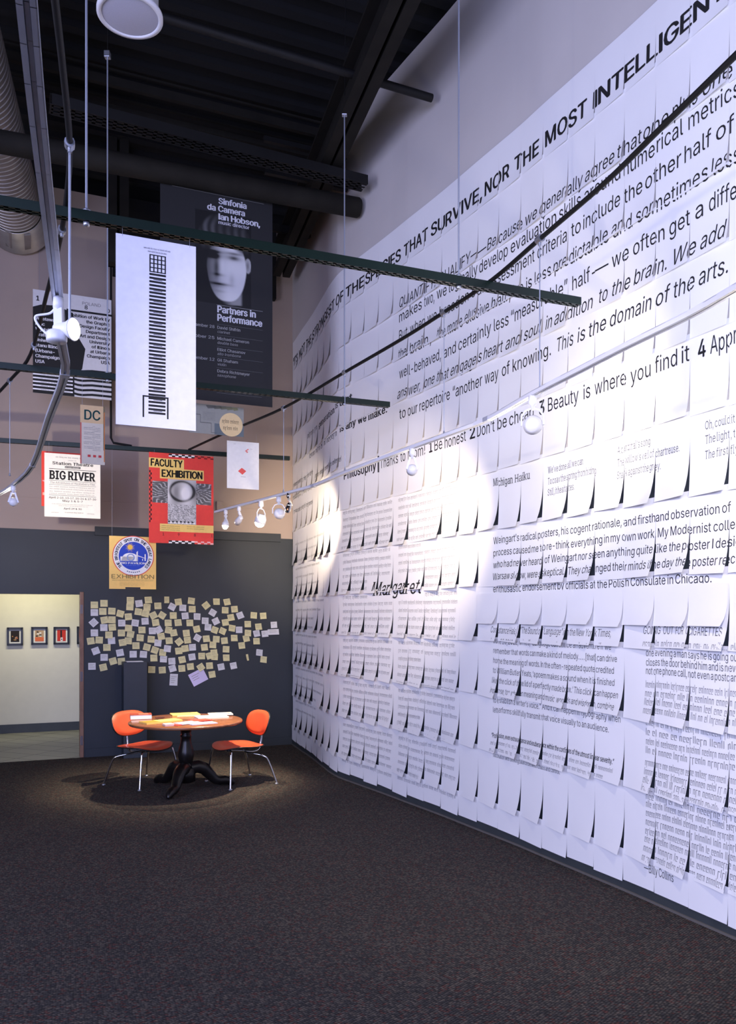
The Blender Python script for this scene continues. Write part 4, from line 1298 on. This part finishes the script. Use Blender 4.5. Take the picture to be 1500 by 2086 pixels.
# ------------------------------------------------------------------ sticky notes on the dark wall
NOTES = """138,171,y,0 202,160,y,0 377,140,y,0 435,161,w,8 496,138,y,4 619,137,n,0 696,151,y,8 782,144,y,-8 880,174,y,38 949,149,y,0 1019,151,y,10
138,221,w,0 194,214,y,0 374,184,y,-3 560,177,y,2 488,186,y,-3 655,183,w,-28 725,190,w,-4 788,199,y,0 1007,206,y,-3 1069,199,y,5 924,222,w,-32
254,212,y,-3 310,229,y,-15 430,216,y,-8 478,228,y,-12 364,249,y,5 530,240,y,26 588,240,y,-32 662,241,y,0 741,243,w,5 820,248,w,-3 1045,254,y,10 1106,240,w,20 1197,240,y,-5 1260,243,y,4
133,288,w,42 205,271,y,10 255,269,y,0 320,291,w,0 409,290,w,-8 475,279,w,3 545,288,y,8 628,290,y,0 694,288,y,5 772,290,y,0 874,276,w,-3 945,279,w,25 1008,287,y,8 1157,298,y,0 1228,315,y,5 1331,303,w,3
201,321,w,0 257,319,y,5 365,325,y,-5 454,337,y,0 523,343,w,0 565,336,w,28 631,338,y,-10 664,356,y,10 749,358,y,5 818,331,y,12 893,319,w,-5 938,337,y,-20 990,344,y,-25 1052,325,y,-10 1100,336,w,0 1158,357,y,-5 1216,360,w,10 1270,362,w,5 1327,350,l,2
138,356,w,0 235,370,y,0 318,357,y,0 378,364,y,-12 442,389,y,-5 582,380,y,10 823,389,w,-30 1067,390,y,0 1147,393,y,10 1215,411,y,0 882,395,y,5 948,398,y,-5 1002,408,y,5
114,410,y,8 170,404,y,-3 252,408,w,3 325,420,y,8 363,409,y,-3 515,399,y,-5 560,423,w,-8 635,408,y,3 701,415,y,38 756,404,y,5 790,452,w,3
147,476,w,20 221,453,y,0 414,441,y,0 487,451,y,-15 540,471,y,-20 623,461,w,-8 592,487,y,-8 698,476,y,5 741,460,y,8 869,452,y,5 925,436,y,-5 1117,440,y,5 1013,465,y,-4 933,488,y,5
203,519,w,0 308,488,w,10 396,498,w,0 464,499,w,-5 533,523,y,0 597,530,w,-4 653,544,w,3 721,534,y,10 787,516,w,8 851,510,y,0 903,508,y,14 937,515,y,-5 1014,521,y,0 1155,519,s,8 1234,487,w,-8 1262,533,y,-8
262,544,y,15 318,545,y,4 122,578,w,0 197,585,y,12 519,600,y,-3 589,603,y,3 657,592,w,15 719,592,y,2 776,580,y,5 845,584,y,32 903,574,y,3 980,582,w,10 1062,574,w,10 920,632,y,8 665,667,t,-4 828,650,b,26"""
M_NY = mat('pale_yellow_note_paper', srgb((.86, .83, .62)), .8, var=.06, scale=3)
M_NW = mat('white_note_paper', srgb((.84, .84, .84)), .8, var=.05, scale=3)
M_NL = mat('lilac_note_paper', srgb((.84, .80, .92)), .8, var=.05, scale=3)
M_PEN = mat('pencil_writing', srgb((.50, .48, .42)), .8, var=.02)
rn = random.Random(5)
rows_ = NOTES.split('\n')
for ri, row in enumerate(rows_):
    items = []
    for it in row.split():
        x, y, k, t = it.split(','); items.append((150 + float(x) / 3.2609, 1180 + float(y) / 3.2609, k, float(t)))
    items.sort()
    for ii, (x, y, k, t) in enumerate(items):
        c = back(x, y, .004 + .0025 * rn.random() + (.003 if ii % 2 else 0)); wd, hg = {'n': (.062, .085), 'l': (.155, .075), 's': (.03, .085), 't': (.10, .15), 'b': (.21, .17)}.get(k, (.088, .085))
        m = {'y': M_NY, 'n': M_NY, 's': M_NY, 'w': M_NW, 'l': M_NW, 't': M_NW, 'b': M_NL}[k]
        col = {'y': 'pale yellow', 'n': 'pale yellow', 's': 'pale yellow', 'w': 'white', 'l': 'white', 't': 'white', 'b': 'lilac'}[k]
        ca, sa = math.cos(math.radians(t)), math.sin(math.radians(t)); e1 = UR * ca + Z1 * sa; e2 = Z1 * ca - UR * sa
        mb = MB(); cur = rn.uniform(.004, .022); tw = rn.uniform(-.5, .5); vs = []
        for j in range(5):
            for i in range(4):
                s_ = i / 3 - .5; v_ = j / 4
                vs.append(e1 * (s_ * wd) + e2 * ((.5 - v_) * hg) - VR * (cur * v_ ** 2 * (1 + tw * s_ * 2)))
        mb.add(vs, [(j * 4 + i, (j + 1) * 4 + i, (j + 1) * 4 + i + 1, j * 4 + i + 1) for j in range(4) for i in range(3)], 0, True)
        for q in range(rn.choice((2, 3, 3, 4))):
            v_ = .22 + q * .17; l0 = -.36; l1 = rn.uniform(0, .36); off = cur * v_ ** 2 + .003
            mb.add([e1 * (l0 * wd) + e2 * ((.5 - v_) * hg) - VR * off, e1 * (l0 * wd) + e2 * ((.47 - v_) * hg) - VR * off, e1 * (l1 * wd) + e2 * ((.47 - v_) * hg) - VR * off, e1 * (l1 * wd) + e2 * ((.5 - v_) * hg) - VR * off], [(0, 1, 2, 3)], 1)
        tilt = 'tilted up' if t > 6 else ('tilted down' if t < -6 else 'hung straight')
        kind = {'l': 'wide', 't': 'tall', 'b': 'large', 's': 'edge-curled', 'n': 'narrow'}.get(k, 'square')
        o = mb.build('sticky_note', [m, M_PEN], None, P('%s %s note %s, %s from doorway, %s band down' % (col, kind, tilt, ORD[ii + 1], ORD[ri + 1]), 'sticky note', 'sticky notes on the dark wall'))
        o.location = c

# pedestal standing against the dark wall, sheet of paper on it
f0 = back(252, 1500, .30); f1 = back(300, 1500, .30); pc = (f0 + f1) / 2; pw = (f1 - f0).length
pt_z = onplane(276, 1349, pc).z
mb = MB(); mb.obox(Vector((pc.x, pc.y, pt_z / 2)) + VR * .13, UR, VR, Z1, pw, .26, pt_z)
bevel(mb.build('pedestal', mat('slate_blue_pedestal_paint', (.024, .033, .046), .5, var=.06), None, P('tall slate blue display pedestal behind the left chair', 'pedestal')), .004)
mb = MB(); mb.obox(Vector((pc.x, pc.y, pt_z + .004)) + VR * .12, UR, VR, Z1, pw * .7, .2, .006)
mb.build('paper_sheet', M_PAPER, None, P('loose white paper lying on top of the slate blue pedestal', 'sheet of paper'))

# framed prints in the gallery beyond
M_FR = mat('black_picture_frame', (.015, .017, .018), .35)
for i, (x0, x1, y0, y1, lab) in enumerate(((14, 47, 1278, 1315, 'black framed dark print, leftmost on the gallery wall'), (63.5, 97, 1277, 1313.5, 'black framed print in orange and grey on the gallery wall'), (109, 141.5, 1277, 1313, 'black framed bright red print on the gallery wall'), (156.5, 189, 1276, 1312, 'black framed picture cut off by the door edge'))):
    p0 = gal(x0, y1, .02); p1 = gal(x1, y0, .02); c = (p0 + p1) / 2; wd = (p1 - p0).dot(UR); hg = p1.z - p0.z; fw = .030
    t = thing('picture_frame', lab, 'framed picture', c, 0, 'framed pictures in the gallery beyond the doorway')
    mb = MB()
    for k in (-1, 1):
        mb.obox(UR * (k * (wd - fw) / 2), UR, VR, Z1, fw, .03, hg); mb.obox(Z1 * (k * (hg - fw) / 2), UR, VR, Z1, wd, .03, fw)
    mb.build('frame', M_FR, t)
    mb = MB(); mb.obox(VR * .006, UR, VR, Z1, wd - fw, .006, hg - fw); mb.build('mat_board', mat('ivory_mat_board', (.80, .79, .72), .8), t)
    a_ = MB(); ms = [ink(.10, .05, .04), ink(.72, .60, .48), ink(.85, .42, .25), ink(.80, .20, .15), ink(.06, .06, .07), W2, ink(.75, .55, .3)]

    def r_(x0, z0, x1, z1, mi, l=0):
        a_.obox(UR * ((x0 + x1) / 2) * wd + Z1 * ((z0 + z1) / 2) * hg + VR * (.0015 - .0012 * l), UR, VR, Z1, (x1 - x0) * wd, .001, (z1 - z0) * hg, mi)
    if i == 0:
        r_(-.27, -.31, .27, .31, 0)
        for k in range(9):
            x = rn.uniform(-.2, .15); z = rn.uniform(-.25, .02); r_(x, z, x + .07, z + .05, rn.choice((2, 6, 1)), 1)
    elif i == 1:
        r_(-.27, -.31, .27, .31, 1); r_(-.27, -.31, .27, -.08, 2, 1)
        for k in range(7):
            x = rn.uniform(-.25, .1); z = rn.uniform(-.06, .2); r_(x, z, x + .12, z + .06, rn.choice((0, 4, 5)), 2)
    elif i == 2:
        r_(-.27, -.31, .27, .34, 3); r_(-.07, -.12, .03, .30, 4, 1); r_(-.06, -.30, .08, -.10, 5, 1); r_(-.02, -.24, .04, -.17, 4, 2)
    else:
        r_(-.25, -.3, .25, .3, 6)
    a_.build('print', ms, t)
for px, pw_ in ((-45, 62), (36, 75), (102, 62), (150, 50)):
    g = gal(px, 1230, 1.0); spot('gallery_downlight', (g.x, g.y, 2.93), gal(px, 1320), pw_ * .6, (1, .92, .68), 85, .9, .05)

# ------------------------------------------------------------------ table
TZ, TR = .70, .565
tc = onz(379, 1608, 0.0)
t = thing('round_table', 'round wooden table on a black turned pedestal between two orange chairs', 'table', tc)
mb = MB(); mb.lathe([(0, TZ - .032), (TR - .035, TZ - .032), (TR - .008, TZ - .028), (TR, TZ - .016), (TR - .003, TZ - .005), (TR - .014, TZ), (0, TZ)], (0, 0, 0), 96); mb.build('tabletop', M_OAK, t)
mb = MB(); mb.lathe([(0, TZ - .033), (.085, TZ - .033), (.085, TZ - .055), (.070, TZ - .065), (.078, TZ - .085), (.055, TZ - .105), (.048, TZ - .14), (.062, TZ - .155), (.05, TZ - .17), (.054, TZ - .22), (.078, TZ - .31), (.083, TZ - .36),
                              (.066, TZ - .42), (.052, TZ - .435), (.07, TZ - .45), (.07, TZ - .465), (.056, TZ - .475), (.095, TZ - .49), (.095, .085), (.06, .07), (0, .07)], (0, 0, 0), 36); mb.build('pedestal_column', M_EBONY, t)
for an in (math.radians(263), math.radians(23), math.radians(143)):
    d = Vector((math.cos(an), math.sin(an), 0)); mb = MB()
    prof = [(.05, .215, .085), (.12, .225, .085), (.19, .195, .078), (.25, .125, .066), (.30, .075, .058), (.345, .062, .056), (.395, .066, .056), (.44, .052, .052), (.475, .030, .038), (.49, .018, .018)]
    mb.tube([d * r + Z1 * z for r, z, h_ in prof], [h_ * .80 for r, z, h_ in prof], 14); o = mb.build('leg', M_EBONY, t)
    for v in o.data.vertices:
        v.co.z = max(0.0, v.co.z)

# papers on the table


def tabpt(px, py):
    return onz(px, py, TZ)


def flat(name, label, cat, px, py, L, Wd, rot, ht, top, edge=None, z=0.0, extra=None, group='printed matter on the round table'):
    p = tabpt(px, py); p.z = TZ + z + .0005; r = math.radians(rot); e1 = Vector((math.cos(r), math.sin(r), 0)); e2 = Vector((-e1.y, e1.x, 0))
    L *= .88; Wd *= .82; ht *= 1.5; mb = MB()
    if edge:
        mb.obox(Z1 * (ht / 2), e1, e2, Z1, L - .006, Wd - .006, ht - .003, 1)
        mb.obox(Z1 * (ht - .001), e1, e2, Z1, L, Wd, .002, 0); mb.obox(Z1 * .001, e1, e2, Z1, L, Wd, .002, 0); mb.obox(Z1 * (ht / 2) + e1 * (L / 2 - .001), e1, e2, Z1, .002, Wd, ht, 0)
    else:
        mb.obox(Z1 * (ht / 2), e1, e2, Z1, L, Wd, ht, 0)
    for (x0, y0, x1, y1, mm) in (extra or []):
        mb.obox(e1 * ((x0 + x1) / 2 * L) + e2 * ((y0 + y1) / 2 * Wd) + Z1 * (ht + .0004), e1, e2, Z1, (x1 - x0) * L, (y1 - y0) * Wd, .0006, 2)
    o = mb.build(name, [top, edge or top, (extra[0][4] if extra else top)], None, P(label, cat, group)); o.location = p
    return o


YP = ink(.93, .78, .42); OC = ink(.62, .50, .16); RP = ink(.88, .25, .20)
flat('book', 'red-covered book with white page edges at the far left of the tabletop', 'book', 287, 1463.5, .20, .26, 108, .030, ink(.55, .22, .16), W2, 0, [(-.3, -.35, .3, .1, ink(.80, .42, .34))])
flat('folder', 'pale yellow folder lying at the back of the tabletop', 'folder', 377, 1456, .33, .24, 22, .008, YP, None, 0)
flat('folder', 'second pale yellow folder, slid under the first at the back', 'folder', 385, 1458.5, .26, .2, 8, .005, ink(.90, .80, .55), None, .0)
flat('brochure', 'long ochre and yellow brochure near the front of the tabletop', 'brochure', 328, 1471, .44, .20, 42, .010, YP, None, 0, [(-.5, -.5, -.12, .5, OC)])
flat('notebook', 'small dark notebook beside the red-covered book', 'notebook', 326, 1465, .10, .06, 25, .006, ink(.30, .14, .12), None, .0125)
flat('magazine', 'white magazine on the right half of the tabletop', 'magazine', 431, 1461, .36, .24, 25, .007, W2, None, 0, [(-.3, -.2, .35, .0, ink(.75, .74, .72))])
flat('magazine', 'white magazine with dark clip at the back edge, overlapping the other', 'magazine', 449, 1457, .28, .21, 18, .007, ink(.94, .93, .88), None, .0085, [(.30, -.1, .42, .15, K)])
flat('leaflet', 'red leaflet at the front edge of the tabletop', 'leaflet', 362, 1475.5, .24, .20, 66, .004, RP, None, .0)
flat('leaflet', 'red leaflet lying right of the ochre brochure', 'leaflet', 408, 1469, .22, .18, 38, .004, RP, None, 0.006)
flat('leaflet', 'white leaflet between the two red ones', 'leaflet', 382, 1474, .26, .18, 50, .004, ink(.90, .88, .94), None, .005)
flat('leaflet', 'lilac white leaflet at the front edge, under the red ones', 'leaflet', 412, 1474, .30, .18, 34, .004, ink(.84, .82, .95), None, 0)
flat('pamphlet', 'small pink-white pamphlet beside the front red leaflet', 'pamphlet', 343, 1478, .10, .12, 30, .012, ink(.93, .80, .78), None, 0.0)


# ------------------------------------------------------------------ chairs
def pad(wx, wy, n, fn, th, mb_top, mb_shell):
    """a rounded shell: upholstered face on mb_top, thin black shell behind"""
    RNG, SEG = 9, 40; top = []; bot = []
    for i in range(RNG + 1):
        r = i / RNG
        for k in range(SEG):
            a_ = 2 * math.pi * k / SEG; ca, sa = math.cos(a_), math.sin(a_)
            q = (abs(ca) ** n + abs(sa) ** n) ** (-1 / n); x, y = wx * r * q * ca, wy * r * q * sa
            p, nn = fn(x, y); e = th * (1 - max(0, (r - .72) / .28) ** 2.2)
            top.append(p + nn * e); sc = 1.012 if i == RNG else 1.0
            p2, n2 = fn(x * (1 + .035 * (r > .95)), y * (1 + .035 * (r > .95))); bot.append((p2, n2))
    fs = []
    for i in range(RNG):
        for k in range(SEG):
            k2 = (k + 1) % SEG; fs.append((i * SEG + k, (i + 1) * SEG + k, (i + 1) * SEG + k2, i * SEG + k2))
    mb_top.add(top, fs, 0, True)
    mb_shell.add([p - n_ * .0005 for p, n_ in bot] + [p - n_ * .011 for p, n_ in bot], [f_ for f_ in fs] + [tuple(x + len(bot) for x in f_[::-1]) for f_ in fs] +
                 [((RNG * SEG + k), len(bot) + RNG * SEG + k, len(bot) + RNG * SEG + (k + 1) % SEG, RNG * SEG + (k + 1) % SEG) for k in range(SEG)], 0, True)


def seat_fn(x, y):
    z = .405 + .55 * x * x + (-.9 * max(0, y - .10) ** 2 * 1.6) + .28 * max(0, -y - .08) ** 2 - .35 * math.exp(-((y + .07) / .13) ** 2) * .05 + .10 * abs(x) * max(0, .12 - y) * .5
    nn = Vector((-1.1 * x, 2.9 * max(0, y - .10) + .56 * max(0, -y - .08) * 1.0, 1)).normalized()
    return Vector((x, y, z)), nn


def back_fn(x, y):
    tl = math.radians(14); wx_ = x * (1.0 + .28 * y)
    f_ = .75 * x * x                       # wraps forward at the sides
    cy, sy = math.cos(tl), math.sin(tl)
    p = Vector((wx_, -.235 - y * sy + f_ * cy - .10 * y * y, .635 + y * cy + f_ * sy))
    return p, Vector((-1.3 * x, cy, sy)).normalized()


def make_chair(label):
    t = thing('side_chair', label, 'chair', (0, 0, 0), 0, 'orange and chrome chairs at the round table')
    a_, b_ = MB(), MB(); pad(.235, .215, 2.7, seat_fn, .016, a_, b_); so_ = a_.build('seat', M_ORANGE, t); b_.build('seat_shell', M_SHELL, so_)
    a_, b_ = MB(), MB(); pad(.205, .135, 2.6, back_fn, .018, a_, b_); bo = a_.build('backrest', M_ORANGE, t); b_.build('back_shell', M_SHELL, bo)
    r = .0095
    for k in (-1, 1):
        mb = MB(); mb.tube(smoothpath([Vector((k * .245, .20, .012)), Vector((k * .19, .165, .345)), Vector((k * .165, .15, .375)), Vector((k * .10, .15, .380))], 4), r, 10); lg = mb.build('leg', M_CHROME, t)
        g = MB(); g.lathe([(0, 0), (.018, 0), (.018, .006), (.010, .014), (0, .014)], (k * .246, .20, 0), 12); g.build('foot_glide', M_ZINC, lg)
        mb = MB(); mb.tube(smoothpath([Vector((k * .255, -.27, .012)), Vector((k * .215, -.205, .25)), Vector((k * .185, -.165, .305)), Vector((k * .11, -.10, .325)), Vector((k * .03, -.06, .335))], 4), r, 10); lg = mb.build('leg', M_CHROME, t)
        g = MB(); g.lathe([(0, 0), (.018, 0), (.018, .006), (.010, .014), (0, .014)], (k * .256, -.27, 0), 12); g.build('foot_glide', M_ZINC, lg)
    mb = MB(); mb.tube([(-.11, .15, .380), (.11, .15, .380)], r, 10); mb.build('crossbar', M_CHROME, t)
    mb = MB(); mb.tube(smoothpath([Vector((0, .16, .375)), Vector((0, .0, .352)), Vector((0, -.14, .325)), Vector((0, -.215, .335)), Vector((0, -.243, .40)), Vector((0, -.262, .56)), Vector((0, -.275, .64))], 5), .0115, 10); mb.build('spine', M_CHROME, t)
    for (x, y) in ((-.12, .15), (.12, .15), (0, -.10)):
        mb = MB(); mb.lathe([(0, 0), (.022, 0), (.022, .018), (0, .018)], (x, y, seat_fn(x, y)[0].z - .031), 12); mb.build('rubber_mount', M_SHELL, t)
    return t


ch = make_chair('orange chair at the left of the table, its backrest turned to the room')


def copy_tree(o, parent=None):
    c = o.copy(); C.objects.link(c)
    if parent:
        c.parent = parent
    for k in list(o.children):
        copy_tree(k, c)
    return c


ch2 = copy_tree(ch); ch2['label'] = 'orange chair at the right of the table, beside the printed wall'


def place(o, cpt, facing):
    o.location = (cpt[0], cpt[1], 0); o.rotation_euler = (0, 0, math.atan2(facing[1], facing[0]) - math.pi / 2)


for o in (ch, ch2):
    o.scale = (1.12, 1.12, .97)
place(ch, (-2.33, 8.42), (.84, -.54))
place(ch2, (-1.37, 8.45), (-.80, -.60))
